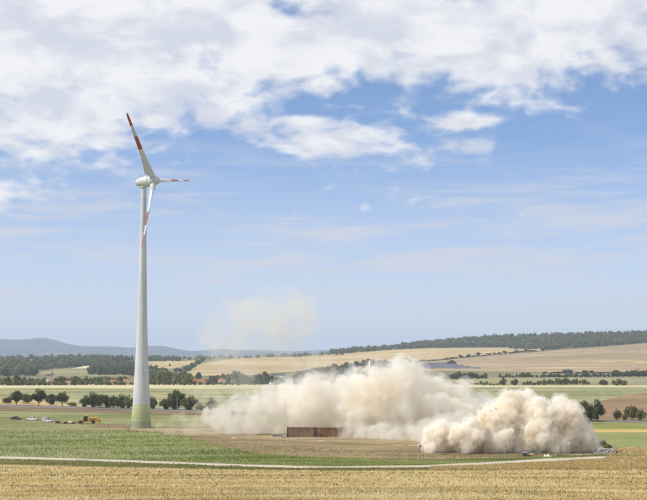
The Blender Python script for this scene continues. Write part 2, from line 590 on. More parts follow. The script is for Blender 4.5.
def strip(name, near, far, mat, label, cat='field', off=0.08, nu=None, nv=None, u0=None, u1=None, kind='structure', rough=0.0):
    u0 = near[0][0] if u0 is None else u0
    u1 = near[-1][0] if u1 is None else u1
    nu = nu or int(max(12, (u1 - u0) / 4))
    us = np.linspace(u0, u1, nu)
    vn, vf = polyline(near, us), polyline(far, us)
    if rough:
        vn = vn + rough * np.interp(us, np.linspace(u0, u1, max(4, nu // 2)), rng.normal(0, 1, max(4, nu // 2)))
        vf = vf + rough * np.interp(us, np.linspace(u0, u1, max(4, nu // 2)), rng.normal(0, 1, max(4, nu // 2)))
    rows = []
    nv = nv or 24
    for u, a, b in zip(us, vn, vf):
        pa, pb = hit(u, a), hit(u, min(a, b))
        da, db = math.hypot(pa[0], pa[1]), math.hypot(pb[0], pb[1])
        db = max(db, da + 0.01)
        th = math.atan2(pa[0], pa[1])
        ds = np.exp(np.linspace(math.log(da), math.log(db), nv))
        rows.append(np.stack([np.sin(th) * ds, np.cos(th) * ds], -1))
    XY = np.array(rows)
    D = np.hypot(XY[..., 0], XY[..., 1])
    Zs = zt(XY[..., 0], XY[..., 1]) + off + D * 0.00012
    V = np.concatenate([XY, Zs[..., None]], -1)
    nu_, nv_ = V.shape[:2]
    # a skirt all round so the sheet stands on the ground with an edge
    ring = [(i, 0) for i in range(nu_)] + [(nu_ - 1, j) for j in range(1, nv_)] + [(i, nv_ - 1) for i in range(nu_ - 2, -1, -1)] + [(0, j) for j in range(nv_ - 2, 0, -1)]
    idx = [i * nv_ + j for i, j in ring]
    vv = V.reshape(-1, 3)
    low = vv[idx].copy()
    low[:, 2] -= off + 0.3 + np.hypot(low[:, 0], low[:, 1]) * 0.00012
    n0 = len(vv)
    vv = np.vstack([vv, low])
    f = grid_faces(nu_, nv_)
    n = len(idx)
    sk = np.array([[idx[i], n0 + i, n0 + (i + 1) % n, idx[(i + 1) % n]] for i in range(n)])
    me = np_mesh(name, vv, np.vstack([f, sk]))
    return tag(link(name, me, None, mat), label, cat, kind=kind)


L_, R_ = -130, 780
stub_far = [(L_, 463.8), (0, 465), (60, 466.6), (130, 468.4), (230, 471), (323, 472), (430, 471.8), (540, 470.8), (R_, 470.5)]
track_near = [(L_, 457.3), (0, 459.0), (70, 460.7), (130, 462.7), (230, 466.7), (300, 469.0), (340, 469.4), (420, 469.0), (480, 466.6), (540, 462.7), (600, 459.5), (609, 458.8)]
track_far = [(L_, 455.3), (0, 457.0), (70, 458.9), (130, 460.9), (230, 464.7), (300, 467.2), (340, 467.6), (420, 466.6), (480, 463.6), (540, 459.7), (600, 457.0), (609, 457.2)]
crop_far = [(L_, 430), (0, 430.2), (130, 430.8), (165, 433), (190, 437), (205, 443), (225, 448), (250, 453), (300, 457.5), (350, 459), (420, 460.6), (480, 459.8), (540, 457.6), (600, 455.6), (609, 455.7)]
strip('stubble_field', [(L_, 530), (R_, 530)], stub_far, M['stubble_soil'], 'golden stubble field across the foreground', nv=70)
strip('grass_verge', stub_far, track_near, M['verge'], 'dark green grass verge between stubble and gravel track', 'verge', off=0.12, u1=500, rough=0.25)
strip('dry_verge', [(440, 471.3), (540, 470.3), (R_, 470)], [(440, 468.6), (480, 467), (540, 463), (600, 459.7), (612, 457.5), (R_, 456)], M['dry_verge'],
      'dry brown grass strip below the right end of the track', 'verge', off=0.16, u0=440)
strip('gravel_track', track_near, track_far, M['track'], 'pale gravel farm track curving across the field', 'track', off=0.2, nv=6)
strip('green_crop_field', track_far, crop_far, M['crop'], 'green crop field behind the gravel track', off=0.1, nv=40, rough=0.3)
strip('bare_earth', [(165, 433.3), (190, 437.3), (205, 443.3), (225, 448.3), (250, 453.3), (300, 457.8), (350, 459.3), (420, 460.9), (480, 460.1), (540, 457.9), (606, 455.8)],
      [(165, 432.8), (190, 436), (240, 439.5), (300, 441), (350, 442.5), (420, 447), (480, 452), (540, 452), (606, 451.5)], M['earth'], 'brown churned earth with weeds before the dust', 'earth', off=0.11, rough=0.4)
strip('dusty_ground', [(120, 431), (165, 433), (190, 436.2), (240, 439.7), (300, 441.2), (350, 442.7), (420, 447.2), (480, 452.2), (540, 452.2), (606, 451.7)],
      [(120, 429), (165, 427), (200, 426), (300, 424), (420, 424), (606, 440)], M['dusty'], 'pale dust covered ground under the cloud', 'earth', off=0.15, rough=0.3)
strip('farm_path', [(L_, 430.2), (0, 430.3), (130, 430.9)], [(L_, 428.9), (0, 429.1), (130, 429.6)], M['dusty'], 'pale bare path along the back of the green crop', 'path', off=0.2, nv=4)
strip('soil_patch', [(86, 427.6), (110, 428.6), (150, 428.8)], [(86, 427.2), (110, 424.6), (150, 425.5)], M['plough'], 'brown soil patch at the foot of the tower', 'soil', off=0.2, nv=8, rough=0.2)
strip('wheel_tracks', [(0, 418.2), (60, 423.2), (110, 426)], [(0, 417.6), (60, 422), (110, 424.8)], M['plough'], 'worn brown wheel track past the parked vehicles', 'track', off=0.2, nv=6, rough=0.15)
strip('mown_meadow', [(L_, 429.6), (0, 429.6), (120, 430.4), (165, 431.4), (200, 425.8), (300, 423.8), (590, 432)],
      [(L_, 408), (0, 410.8), (130, 413.6), (215, 416), (420, 419), (590, 424)], M['meadow'], 'mown meadow with parked vehicles beside the turbine', off=0.09, nv=40)
strip('ploughed_strip', [(L_, 408), (0, 410.8), (130, 413.6), (215, 416), (420, 419), (590, 424)],
      [(L_, 403.2), (0, 406.6), (130, 409.9), (215, 412.2), (420, 417), (590, 421.3)], M['plough'], 'brown ploughed strip along the paved road', off=0.12)
road_far = [(L_, 401.8), (0, 405.0), (130, 408.3), (215, 410.5), (420, 415.7), (600, 420.3), (647, 421.4), (R_, 424.5)]
strip('paved_road', [(L_, 403.2), (0, 406.6), (130, 409.9), (215, 412.2), (420, 417), (600, 421.7), (647, 422.9), (R_, 426)], road_far, M['asphalt'],
      'grey paved country road crossing the valley behind the meadow', 'road', off=0.3, nv=5)
strip('golden_strip', [(L_, 401.8), (0, 405.0), (60, 406.6), (96, 407.4)], [(L_, 396), (0, 398.6), (40, 401.5), (96, 407)], M['golden'], 'golden stubble strip behind the roadside trees')
strip('pale_field', [(L_, 396), (0, 398.6), (40, 401.5), (96, 407.3), (130, 408.3), (215, 410.5), (420, 415.7), (600, 420.3), (R_, 424)],
      [(L_, 388.2), (215, 388.8), (330, 388.5), (480, 387.3), (R_, 387)], M['pale'], 'wide pale green field on the valley floor', nv=40)
strip('ripe_strip', [(L_, 388.2), (215, 388.8), (330, 388.5), (480, 387.3), (R_, 387)], [(L_, 384.0), (215, 384.2), (330, 384.4), (480, 385.4), (R_, 385.4)],
      M['ripe'], 'pale yellow ripe strip at the far edge of the field', off=0.1)
strip('brown_ploughland', [(573, 419.5), (600, 420.2), (647, 421.3), (R_, 424)], [(573, 417), (585, 409), (600, 401.5), (622, 396.2), (647, 392.6), (R_, 387.5)],
      M['furrow'], 'brown ploughed slope behind the small trees on the right', off=0.25)
strip('mustard_field', [(560, 429), (600, 429.4), (647, 429.6), (R_, 430.5)], [(560, 421.8), (600, 422.3), (647, 423.5), (R_, 426.5)], M['yellow_green'], 'green field just below the paved road at right', off=0.14)
strip('mustard_edge', [(560, 430.2), (647, 430.5), (R_, 431.4)], [(560, 429), (600, 429.4), (647, 429.6), (R_, 430.5)], M['mustard'], 'thin yellow flowering strip below the green field', off=0.3, nv=4)
strip('stubble_band', [(560, 432.7), (647, 432.9), (R_, 433.5)], [(560, 430.2), (647, 430.5), (R_, 431.4)], M['golden'], 'narrow golden band between two green fields at right', off=0.15, nv=6)
strip('right_crop_field', [(592, 447.5), (647, 447.5), (R_, 447.5)], [(592, 432.7), (647, 432.9), (R_, 433.5)], M['crop'], 'green crop field right of the striped wreckage', off=0.15)
strip('dry_grass_bank', [(606, 457.6), (647, 457.8), (R_, 458)], [(606, 457.2), (616, 450), (625, 448), (647, 447.5), (R_, 447)], M['dry_verge'], 'dry golden grass bank at the end of the track', 'bank', off=0.2, rough=0.3)
# hills
strip('hill_stubble', [(150, 379), (186, 377), (260, 375), (330, 369), (400, 363), (500, 354.5), (548, 351)],
      [(150, 378), (186, 374), (200, 364), (240, 358), (300, 357), (340, 353.5), (380, 350.5), (430, 348.5), (500, 347.8), (548, 347.5)], M['hillgold'],
      'golden stubble slope rising behind the village', off=0.6, nv=40)
strip('hill_stubble', [(90, 371), (150, 371), (180, 368), (197, 361.5)], [(90, 362), (140, 361.5), (180, 361), (197, 360.8)], M['hillgold'], 'golden hillside field just right of the turbine', off=0.4)
strip('hill_ploughland', [(395, 370), (480, 371), (560, 372), (647, 372), (R_, 372)], [(395, 364), (500, 355.3), (548, 351.8), (590, 348), (647, 343.5), (R_, 338)],
      M['hillbrown'], 'broad brown ploughed hillside on the right', off=0.6, nv=40)
strip('hill_light_patch', [(560, 361.2), (590, 362.3), (647, 362.8), (R_, 363)], [(560, 361.1), (590, 360), (615, 359.4), (647, 360.2), (R_, 360)], M['hillgold'], 'long pale stripe across the brown hillside', off=0.9, rough=0.25)
strip('hill_pasture', [(395, 384), (480, 385), (R_, 385)], [(395, 378.5), (480, 377.5), (R_, 377)], M['hillpale'], 'pale pasture between the hedge and the dark tree belt', off=0.3)
strip('hill_pasture', [(36, 374), (50, 376), (100, 376.5), (132, 377)], [(36, 373.6), (60, 369), (100, 368), (132, 376.5)], M['hillpale'], 'green pasture slope behind the church', off=0.5)
strip('clearing', [(23, 363), (30, 363.4), (41, 363)], [(23, 362.8), (30, 361.4), (41, 362.2)], M['ripe'], 'small bright yellow clearing in the left wood', off=6.0)
strip('clearing', [(72, 369.8), (84, 369.5), (96, 367)], [(72, 369.6), (84, 367), (96, 366)], M['ripe'], 'pale chalky clearing at the edge of the wood', off=2.0)


# mountains: one range of real ridges far away
def mountain_range():
    ridge_u = [-400, -200, -60, 0, 18, 45, 58, 70, 90, 110, 132, 145, 165, 180, 190, 205, 222, 240, 270, 300, 322, 345, 365, 385, 420, 600, 1100]
    ridge_v = [343, 338, 341, 339, 340, 337.6, 340.5, 344.5, 346.5, 346.3, 348, 345.8, 346, 349.5, 351.2, 350.2, 348.6, 350.2, 350.4, 351, 350, 349.6, 352.5, 356.5, 357, 356, 352]
    nu_, nv_ = 420, 60
    us = np.linspace(-400, 1100, nu_)
    V = np.zeros((nu_, nv_, 3))
    r = np.interp(us, ridge_u, ridge_v)
    kk = np.hanning(7)
    kk /= kk.sum()
    r = np.convolve(np.pad(r, 3, mode='edge'), kk, 'valid')
    for j in range(nv_):
        s = j / (nv_ - 1)
        d = 11500 + s * 8500
        top = (HOR - r) / F * 16000
        bell = math.exp(-((s - 0.53) / 0.24) ** 2)
        x = (us - 323.5) / F * d
        rel = np.sin(us / 17 + 9 * s) * np.sin(us / 41 - 6 * s + 1) * 48 + np.sin(us / 7.3 + 22 * s) * 18
        z = -60 + (top + 60) * bell + rel * bell * (1 - bell) * 4 * (0.6 if s < 0.53 else -0.3)
        foot = 58 * math.exp(-((s - 0.2) / 0.1) ** 2) * (0.5 + 0.5 * np.sin(us / 55 + 0.8))
        V[:, j, 0], V[:, j, 1], V[:, j, 2] = x, d, z + foot
    tag(link('mountains', np_mesh('mountains', V.reshape(-1, 3), grid_faces(nu_, nv_), smooth=True), None, M['mountain']),
        'blue wooded mountain range on the horizon', 'mountains', kind='structure')


mountain_range()

# ------------------------------------------------------------------ haze
m, t, out = new_mat('haze_air')
hv = t.node('ShaderNodeVolumePrincipled', {'Color': (0.68, 0.80, 1.0, 1), 'Density': 6.2e-5, 'Anisotropy': 0.1})
t.l.new(hv.outputs[0], out.inputs['Volume'])
tag(MB().box(-33000, 33000, -33000, 33000, -160, 420).build('haze', m), 'thin blue summer haze over the valley', 'haze', kind='stuff')


# ------------------------------------------------------------------ grass and straw
def tufts(name, P, h, w, nb, mat, label, cat, lean=0.5, spread=0.08, parent=None):
    """P (n,3) feet, h and w arrays; nb thin blades each"""
    n = len(P)
    rep = np.repeat(np.arange(n), nb)
    N = len(rep)
    a = rng.uniform(0, 2 * pi, N)
    hh = h[rep] * rng.uniform(0.55, 1.15, N)
    ww = w[rep] * rng.uniform(0.6, 1.3, N)
    base = P[rep] + np.stack([rng.normal(0, 1, N) * spread * h[rep] * 4, rng.normal(0, 1, N) * spread * h[rep] * 4, np.zeros(N)], -1)
    la = rng.uniform(0, 2 * pi, N)
    ll = rng.uniform(0, lean, N) * hh
    side = np.stack([np.cos(a), np.sin(a), np.zeros(N)], -1) * ww[:, None] / 2
    tip = base + np.stack([np.cos(la) * ll, np.sin(la) * ll, np.sqrt(np.maximum(hh ** 2 - ll ** 2, 0.01 * hh ** 2))], -1)
    V = np.stack([base - side, base + side, tip + side * 0.35, tip - side * 0.35], 1).reshape(-1, 3)
    Fc = np.arange(N * 4).reshape(-1, 4)
    return tag(link(name, np_mesh(name, V, Fc), parent, mat), label, cat, kind='stuff')


def scatter(n, u0, u1, near, far, keep=None):
    us = rng.uniform(u0, u1, n)
    vs = rng.uniform(0, 1, n)
    vn, vf = polyline(near, us), polyline(far, us)
    v = vn + (vf - vn) * vs
    # fast ground distance: table per coarse column
    cols = np.linspace(u0, u1, 60)
    out = np.zeros((n, 3))
    v0_, v1_ = min(vf.min(), vn.min()) - 0.5, max(vn.max(), vf.max()) + 0.5
    nr = int(min(90, max(10, (v1_ - v0_) * 1.6)))
    rows = np.linspace(v0_, v1_, nr)
    tab = np.zeros((60, nr))
    for i, u in enumerate(cols):
        for j, vv in enumerate(rows):
            p = hit(u, vv)
            tab[i, j] = math.hypot(p[0], p[1])
    fi = np.clip((us - u0) / (u1 - u0) * 59, 0, 58.999)
    fj = np.clip((v - rows[0]) / (rows[-1] - rows[0]) * (nr - 1), 0, nr - 1.001)
    i, j = fi.astype(int), fj.astype(int)
    a, b = fi - i, fj - j
    d = (tab[i, j] * (1 - a) + tab[i + 1, j] * a) * (1 - b) + (tab[i, j + 1] * (1 - a) + tab[i + 1, j + 1] * a) * b
    th = np.arctan((us - 323.5) / F)
    x, y = np.sin(th) * d, np.cos(th) * d
    return np.stack([x, y, zt(x, y)], -1), d


straw = blade_mat('straw', [(0.36, 0.26, 0.10), (0.64, 0.50, 0.23), (0.76, 0.63, 0.34), (0.86, 0.77, 0.52)], 0.3, 0.12)
weed = blade_mat('green_weeds', [(0.15, 0.155, 0.05), (0.25, 0.245, 0.09), (0.42, 0.35, 0.16)], 0.45)
cropb = blade_mat('crop_leaves', [(0.17, 0.21, 0.06), (0.26, 0.295, 0.09), (0.33, 0.355, 0.13), (0.45, 0.44, 0.21)], 0.45, 0.035, 0.68)
tassel = blade_mat('crop_tassels', [(0.50, 0.48, 0.28), (0.66, 0.63, 0.42), (0.76, 0.72, 0.53)], 0.3)
drygrass = blade_mat('dry_grass', [(0.36, 0.26, 0.10), (0.52, 0.39, 0.17), (0.60, 0.48, 0.24)], 0.35)

P, d = scatter(120000, -60, 707, [(-60, 512), (707, 512)], stub_far)
dens = np.sin(P[:, 1] * 2 * pi / 1.5 + 0.3 * np.sin(P[:, 0] / 9)) * 0.5 + 0.5
keepm = rng.uniform(0, 1, len(P)) < 0.35 + 0.65 * dens
P, d = P[keepm], d[keepm]
P[:, 2] += 0.08
tufts('straw_stubble', P, 0.15 + d * 0.0003, 0.02 + d * 0.00032, 4, straw, 'cut golden straw standing in the foreground field', 'stubble', 0.8)
P, d = scatter(6500, -60, 707, [(-60, 512), (707, 512)], [(-60, 466), (323, 472), (707, 471)])
P[:, 2] += 0.08
tufts('field_weeds', P, 0.12 + d * 0.0004, 0.03 + d * 0.0005, 5, blade_mat('dark_weeds', [(0.05, 0.045, 0.02), (0.09, 0.085, 0.035), (0.2, 0.17, 0.07)], 0.2), 'small dark weeds sprouting in the stubble', 'weeds', 0.9)
wl_ = [scatter(n_, ua, ub, [(ua, vb), (ub, vb + 0.6)], [(ua, va), (ub, va + 0.6)])
       for (ua, ub, va, vb, n_) in ((-40, 140, 488.5, 490, 420), (500, 700, 479.5, 480.6, 420), (-40, 330, 476.5, 477.4, 500), (220, 560, 494, 496.5, 420), (330, 700, 474.6, 475.4, 380))]
P, d = np.concatenate([a for a, b in wl_]), np.concatenate([b for a, b in wl_])
P[:, 2] += 0.08
tufts('tramline_weeds', P, 0.12 + d * 0.0004, 0.04 + d * 0.0005, 5, bpy.data.materials['dark_weeds'], 'dark lines of weeds along tramlines in the stubble', 'weeds', 0.9)
for pl_, dv_, side_ in ((track_near, 0.25, 'near'), (track_far, -0.1, 'far')):
    P, d = scatter(1500, -60, 600, [(a, b + dv_ + 0.3) for a, b in pl_], [(a, b + dv_ - 0.3) for a, b in pl_])
    sel = np.sin(P[:, 0] / 5.1) + np.sin(P[:, 0] / 2.3 + 1) + rng.normal(0, 0.7, len(P)) > 0.2
    P, d = P[sel], d[sel]
    P[:, 2] += 0.12
    tufts('verge_grass', P, 0.10 + d * 0.0004, 0.06 + d * 0.0005, 4, weed, f'ragged grass growing over the {side_} edge of the gravel track', 'grass', 0.9)
P, d = scatter(42000, -60, 640, track_far[:-1] + [(640, 457)], crop_far[:-1] + [(640, 456)])
P[:, 2] += 0.08
sel = rng.uniform(0, 1, len(P)) < np.where(P[:, 0] / P[:, 1] > (215 - 323.5) / F, 0.6, 1.0)
tufts('crop_plants', P[sel], (0.16 + d * 0.0005)[sel], (0.05 + d * 0.00032)[sel], 4, cropb, 'leafy green plants of the crop field', 'crop', 0.9)
P, d = scatter(4600, -60, 300, track_far, [(L_, 430.3), (0, 430.6), (130, 431), (170, 433), (200, 440), (240, 448), (300, 458)])
P[:, 2] += 0.1
sel = rng.uniform(0, 1, len(P)) < np.clip((250 - (323.5 + F * P[:, 0] / P[:, 1])) / 160, 0.0, 1) * (0.25 + 0.75 * (np.sin(d / 17 + P[:, 0] / 60) > -0.2))
P, d = P[sel], d[sel]
tufts('crop_tassels', P, 0.34 + d * 0.0005, 0.06 + d * 0.0003, 2, tassel, 'pale flower heads speckling the green crop', 'crop', 0.4)
P, d = scatter(8000, -60, 520, stub_far, [(a, b + 0.9) for a, b in track_near])
P[:, 2] += 0.1
tufts('verge_grass', P, 0.12 + d * 0.0004, 0.05 + d * 0.0005, 4, weed, 'long dark grass along the gravel track', 'grass', 0.9)
P, d = scatter(9000, 430, 707, [(430, 471.5), (540, 470.5), (707, 470)], [(430, 469.5), (480, 467.4), (540, 463.4), (600, 460), (615, 449), (707, 447.5)])
P[:, 2] += 0.15
tufts('bank_grass', P, 0.22 + d * 0.0008, 0.05 + d * 0.0004, 4, drygrass, 'dry yellow grass on the bank and strip at right', 'grass', 0.9)
P, d = scatter(2600, 200, 600, [(200, 443), (225, 449), (250, 453), (300, 458), (350, 460), (420, 461), (480, 460.5), (540, 458), (600, 456)], [(200, 440), (300, 446), (420, 455), (600, 453.5)])
P[:, 2] += 0.1
tufts('earth_weeds', P, 0.08 + d * 0.00028, 0.10 + d * 0.0006, 4, weed, 'scattered green weeds on the churned earth', 'weeds', 0.9)


# ------------------------------------------------------------------ trees
ORD = ['first', 'second', 'third', 'fourth', 'fifth', 'sixth', 'seventh', 'eighth', 'ninth', 'tenth', 'eleventh', 'twelfth', 'thirteenth', 'fourteenth', 'fifteenth', 'sixteenth',
       'seventeenth', 'eighteenth', 'nineteenth', 'twentieth']
TENS = ['', '', 'twent', 'thirt', 'fort', 'fift', 'sixt', 'sevent', 'eight', 'ninet']


def ordinal(n):
    if n < 20:
        return ORD[n]
    q, r_ = divmod(n + 1, 10)
    return TENS[q] + ('ieth' if r_ == 0 else 'y-' + ORD[r_ - 1])


SHAPE_WORD = {'round': 'round', 'broad': 'broad', 'cone': 'pointed'}


bark = simple('bark', (0.11, 0.085, 0.06), 0.9, 0, 0.25, 3.0)
leafs = [leaf_mat('leaves_dark', (0.075, 0.088, 0.032), (0.19, 0.205, 0.08)), leaf_mat('leaves_olive', (0.12, 0.118, 0.042), (0.30, 0.28, 0.11)),
         leaf_mat('leaves_bright', (0.13, 0.15, 0.045), (0.32, 0.325, 0.125)), leaf_mat('leaves_bluish', (0.08, 0.098, 0.05), (0.185, 0.21, 0.105)),
         leaf_mat('leaves_wood', (0.055, 0.075, 0.035), (0.21, 0.215, 0.09), 0.38, 0.035)]


def crown_verts(nl, shape, seed, leaf):
    """unit crown: z 0..1, radius about .5; leaf quads on the skins of many small clumps"""
    r = np.random.default_rng(seed)
    nc = 16 if nl < 500 else 34
    c = r.normal(0, 1, (nc, 3))
    c /= np.linalg.norm(c, axis=1)[:, None]
    rad = r.uniform(0.25, 1.0, nc) ** 0.6
    c = c * rad[:, None] * np.array([0.36, 0.36, 0.34])
    c[:, 2] += 0.5
    zz = np.clip(c[:, 2], 0, 1)
    if shape == 'cone':
        k_ = 1.25 - 0.95 * zz
    elif shape == 'round':
        k_ = 0.75 + 0.5 * np.sin(np.clip(zz, 0.05, 1) * pi)
    else:
        k_ = 1.15 - 0.35 * zz
    c[:, 0] *= k_
    c[:, 1] *= k_
    cr = r.uniform(0.10, 0.20, nc)
    pick = r.choice(nc, nl, p=(cr ** 2) / (cr ** 2).sum())
    dvec = r.normal(0, 1, (nl, 3))
    dvec[:, 2] = dvec[:, 2] * 0.9 + 0.12
    dvec /= np.linalg.norm(dvec, axis=1)[:, None]
    p = c[pick] + dvec * (cr[pick] * r.uniform(0.6, 1.12, nl))[:, None]
    nrm_ = dvec + r.normal(0, 0.45, (nl, 3))
    nrm_ /= np.linalg.norm(nrm_, axis=1)[:, None]
    t1 = np.cross(nrm_, r.normal(0, 1, (nl, 3)))
    t1 /= np.linalg.norm(t1, axis=1)[:, None]
    t2 = np.cross(nrm_, t1)
    s = leaf * r.uniform(0.6, 1.4, nl)
    t1 *= s[:, None]
    t2 *= (s * 0.7)[:, None]
    V = np.stack([p - t1 - t2 * 0.4, p + t1 * 0.1 - t2, p + t1 + t2 * 0.3, p - t1 * 0.2 + t2], 1)
    return V


def crown_mesh(nl, shape, seed, leaf):
    V = crown_verts(nl, shape, seed, leaf).reshape(-1, 3)
    return np_mesh('crown', V, np.arange(len(V)).reshape(-1, 4))


def trunk_mesh(seed, th):
    """unit-height trunk with limbs; th trunk height before the limbs"""
    r = random.Random(seed)
    b = MB()
    b.tube((0, 0, -0.05), (0.005, 0, th), 0.035, 0.026, 7)
    b.tube((0.005, 0, th), (0.01, 0.01, 0.72), 0.026, 0.008, 6)
    for i in range(5):
        a = i * 1.26 + r.random()
        z0 = th + r.random() * 0.2
        b.tube((0.004, 0, z0), (math.cos(a) * 0.24, math.sin(a) * 0.24, z0 + 0.2 + r.random() * 0.15), 0.013, 0.005, 5)
    return b.mesh('trunk')


TREES = {}
for lod, nl, leaf in (('near', 2600, 0.034), ('mid', 420, 0.085), ('far', 150, 0.14)):
    for sh in ('cone', 'round', 'broad'):
        for s in range(3):
            for li in range(4):
                me = None
                key = (lod, sh, s)
                if (key, 0) in TREES:
                    me = TREES[(key, 0)].copy()
                    me.materials.clear()
                else:
                    me = crown_mesh(nl, sh, 11 * s + len(sh) * 7 + nl, leaf)
                me.materials.append(leafs[li])
                TREES[(key, li)] = me
TRUNK = [trunk_mesh(s, 0.2) for s in range(3)]
for tm in TRUNK:
    tm.materials.append(bark)


def tree(name, u, v, hpx, wpx, label, cat='tree', group=None, lod='near', shape='round', li=0, clear=0.12, pos=None, trunk=True, sink=0.0):
    p = hit(u, v) if pos is None else np.array(pos)
    d = math.hypot(p[0], p[1])
    h, w = hpx * mpp(d), wpx * mpp(d)
    root = empty(name, (p[0], p[1], p[2] - sink), random.uniform(0, 6.28))
    tag(root, label, cat, group)
    if trunk:
        tk = link('trunk', random.choice(TRUNK), root)
        tk.scale = (h, h, h)
    cr = link('crown', TREES[((lod, shape, random.randrange(3)), li)], root)
    cr.scale = (w, w, h * (1 - clear) * 1.08)
    cr.location = (0, 0, h * clear - 0.05 * h)
    return root


for u, v, h, w, lab, sh in [
        (16.3, 405.4, 15.5, 15, 'leftmost of the three round roadside trees with bare trunks', 'broad'),
        (38.8, 406.2, 17, 17, 'middle one of the three roadside trees with bare trunks', 'round'),
        (62, 407, 16, 15.5, 'pointed right hand one of the three roadside trees with bare trunks', 'cone')]:
    tree('roadside_tree', u, v, h, w, lab, 'tree', 'roadside trees left of the turbine', 'near', sh, 0, 0.2)
for u, v, h, w, lab, li in [
        (7.5, 404, 7.5, 10, 'low bush at the far left behind the road', 0), (26, 404, 11, 13, 'bush between the first and second roadside trees', 3), (51, 405, 12, 13, 'bush between the second and third roadside trees', 3),
        (72.5, 406.4, 4.5, 11, 'lowest bush right of the pointed roadside tree', 0)]:
    tree('bush', u, v, h, w, lab, 'bush', 'bushes along the road', 'near', 'round', li, 0.0)
for n_, (u, v, h, w, li) in enumerate([(85.5, 407.5, 12, 11, 0), (92.5, 407.8, 15.5, 14, 0), (100, 408, 15, 12, 1), (106.5, 408.2, 14, 13, 0), (114, 408.5, 14, 12, 3), (121.5, 408.8, 14.5, 13, 0), (128, 409, 13.5, 12, 1), (135, 409, 13, 12, 0)]):
    tree('hedge_tree', u, v, h, w, f'{ordinal(n_)} from left, dense dark tree in the roadside hedge before the turbine tower', 'tree', 'hedge trees left of the tower', 'near', 'round', li, 0.0)
for u, v, h, w, lab, li, sh in [
        (152, 409.5, 13, 11, 'dark tree peeping out just right of the tower', 0, 'round'), (165, 410, 12, 12, 'smaller tree at the left of the big roadside clump', 0, 'round'),
        (176.5, 410, 21.5, 20, 'tallest tree of the roadside clump behind the lamp post', 0, 'round'), (190, 410.6, 16, 17, 'rounded tree at the right of the roadside clump', 1, 'round'),
        (200, 411, 8, 10, 'low bush fading into the dust beside the road', 3, 'round'), (211.5, 411.3, 13.5, 12, 'tree half veiled by the dust beside the road', 3, 'round')]:
    tree('clump_tree', u, v, h, w, lab, 'tree', 'trees right of the tower', 'near', sh, li, 0.0)
for u, v, h, w, lab, li, sh in [
        (583, 421.5, 22, 18, 'tall grey green tree rising from behind the right end of the dust', 3, 'round'), (597.5, 421.2, 21, 16, 'tall tree standing clear right of the dust', 3, 'broad'),
        (590, 424, 20, 14, 'dark narrow tree between the two tall ones by the dust', 0, 'broad'),
        (617.5, 420.6, 12, 11, 'small pointed tree alone on the brown ploughland', 1, 'cone'), (632, 420.8, 16, 16, 'large rounded tree at the right by the road', 1, 'round'),
        (641, 421.2, 12, 10, 'smaller tree touching the large rounded one at right', 1, 'round'), (625, 421, 8, 6, 'low bush against the left of the large rounded tree', 1, 'round')]:
    tree('field_tree', u, v, h, w, lab, 'tree', 'trees right of the dust', 'near', sh, li, 0.04)
for u, v, h, w, lab in [(608, 449.5, 6, 9, 'wider green bush right behind the striped wreckage'), (602, 447, 7, 8, 'taller green bush where dust meets the striped wreckage')]:
    tree('bush', u, v, h, w, lab, 'bush', 'bushes behind the wreckage', 'near', 'round', 2, 0.0)


def belt(name, u0, u1, step, vtop, vbase, label, cat, group, lis, y=None, wr=(0.8, 1.2), shape=None, lod='mid', clear=0.02):
    """row of single trees; vtop, vbase polylines; y fixed depth (bases may be hidden by a crest) or None"""
    u = u0
    n = 0
    while u < u1:
        vt = np.interp(u, *zip(*vtop)) + random.uniform(-1.6, 1.6)
        vb = np.interp(u, *zip(*vbase))
        if y is None:
            p = hit(u, vb)
        else:
            yy = y + random.uniform(-60, 60)
            r = ray(u, vb)
            x = r[0] / r[1] * yy
            p = np.array([x, yy, float(zt(x, yy))])
        d = math.hypot(p[0], p[1])
        top = at(u, vt, p[1])[2]
        h = max(top - p[2], 2.2) / mpp(d)
        w = min(h * random.uniform(*wr), 16)
        w = max(w, step * 1.25)
        sh = shape or random.choice(('round', 'round', 'broad', 'cone'))
        tree(name, 0, 0, h, w, f'{ordinal(n)} from left, {SHAPE_WORD[sh]} ' + label, cat, group, lod, sh, random.choice(lis), clear, pos=p)
        u += step * random.uniform(0.75, 1.3)
        n += 1
    return n


NB = 0
NB += belt('village_tree', -12, 128, 3.6, [(-12, 377), (0, 377.5), (18, 376), (30, 378), (60, 376.5), (90, 377), (128, 376.5)], [(-12, 384), (128, 384)], 'leafy tree in the village belt left of the turbine', 'tree',
           'village trees left of the turbine', (1, 2, 1, 2, 0), y=1520)
NB += belt('village_tree', 148, 196, 3.6, [(148, 373), (160, 371), (175, 372), (190, 374), (196, 377)], [(148, 384), (196, 384)], 'full green tree in the belt between tower and red barn', 'tree',
           'village trees right of the turbine', (2, 1, 2), y=1540)
NB += belt('village_tree', 150, 200, 7, [(150, 371), (200, 372)], [(150, 382), (200, 382)], 'dark tree behind the green belt right of the turbine', 'tree', 'dark trees behind the belt', (0, 3), y=2100)
NB += belt('village_tree', 206, 330, 3.9, [(206, 377), (216, 373), (232, 374), (238, 371), (250, 376), (262, 371), (272, 377), (300, 377), (318, 374), (330, 372)], [(206, 385), (330, 385)],
           'grey green tree in the village behind the thin dust', 'tree', 'village trees behind the dust', (0, 3, 3), y=1700)
NB += belt('wood_tree', 296, 400, 4.4, [(296, 373), (310, 368), (330, 366), (345, 362), (372, 358), (384, 359), (400, 362)], [(296, 381), (330, 380), (400, 374)], 'dark tree of the copse above the big dust cloud', 'tree',
           'copse above the dust', (0, 3, 0), y=None, lod='mid')
NB += belt('wood_tree', 322, 395, 6.0, [(322, 371), (360, 366), (395, 368)], [(322, 384), (395, 382)], 'dark tree of the lower copse above the big dust cloud', 'tree', 'copse above the dust', (0, 3), y=1800)
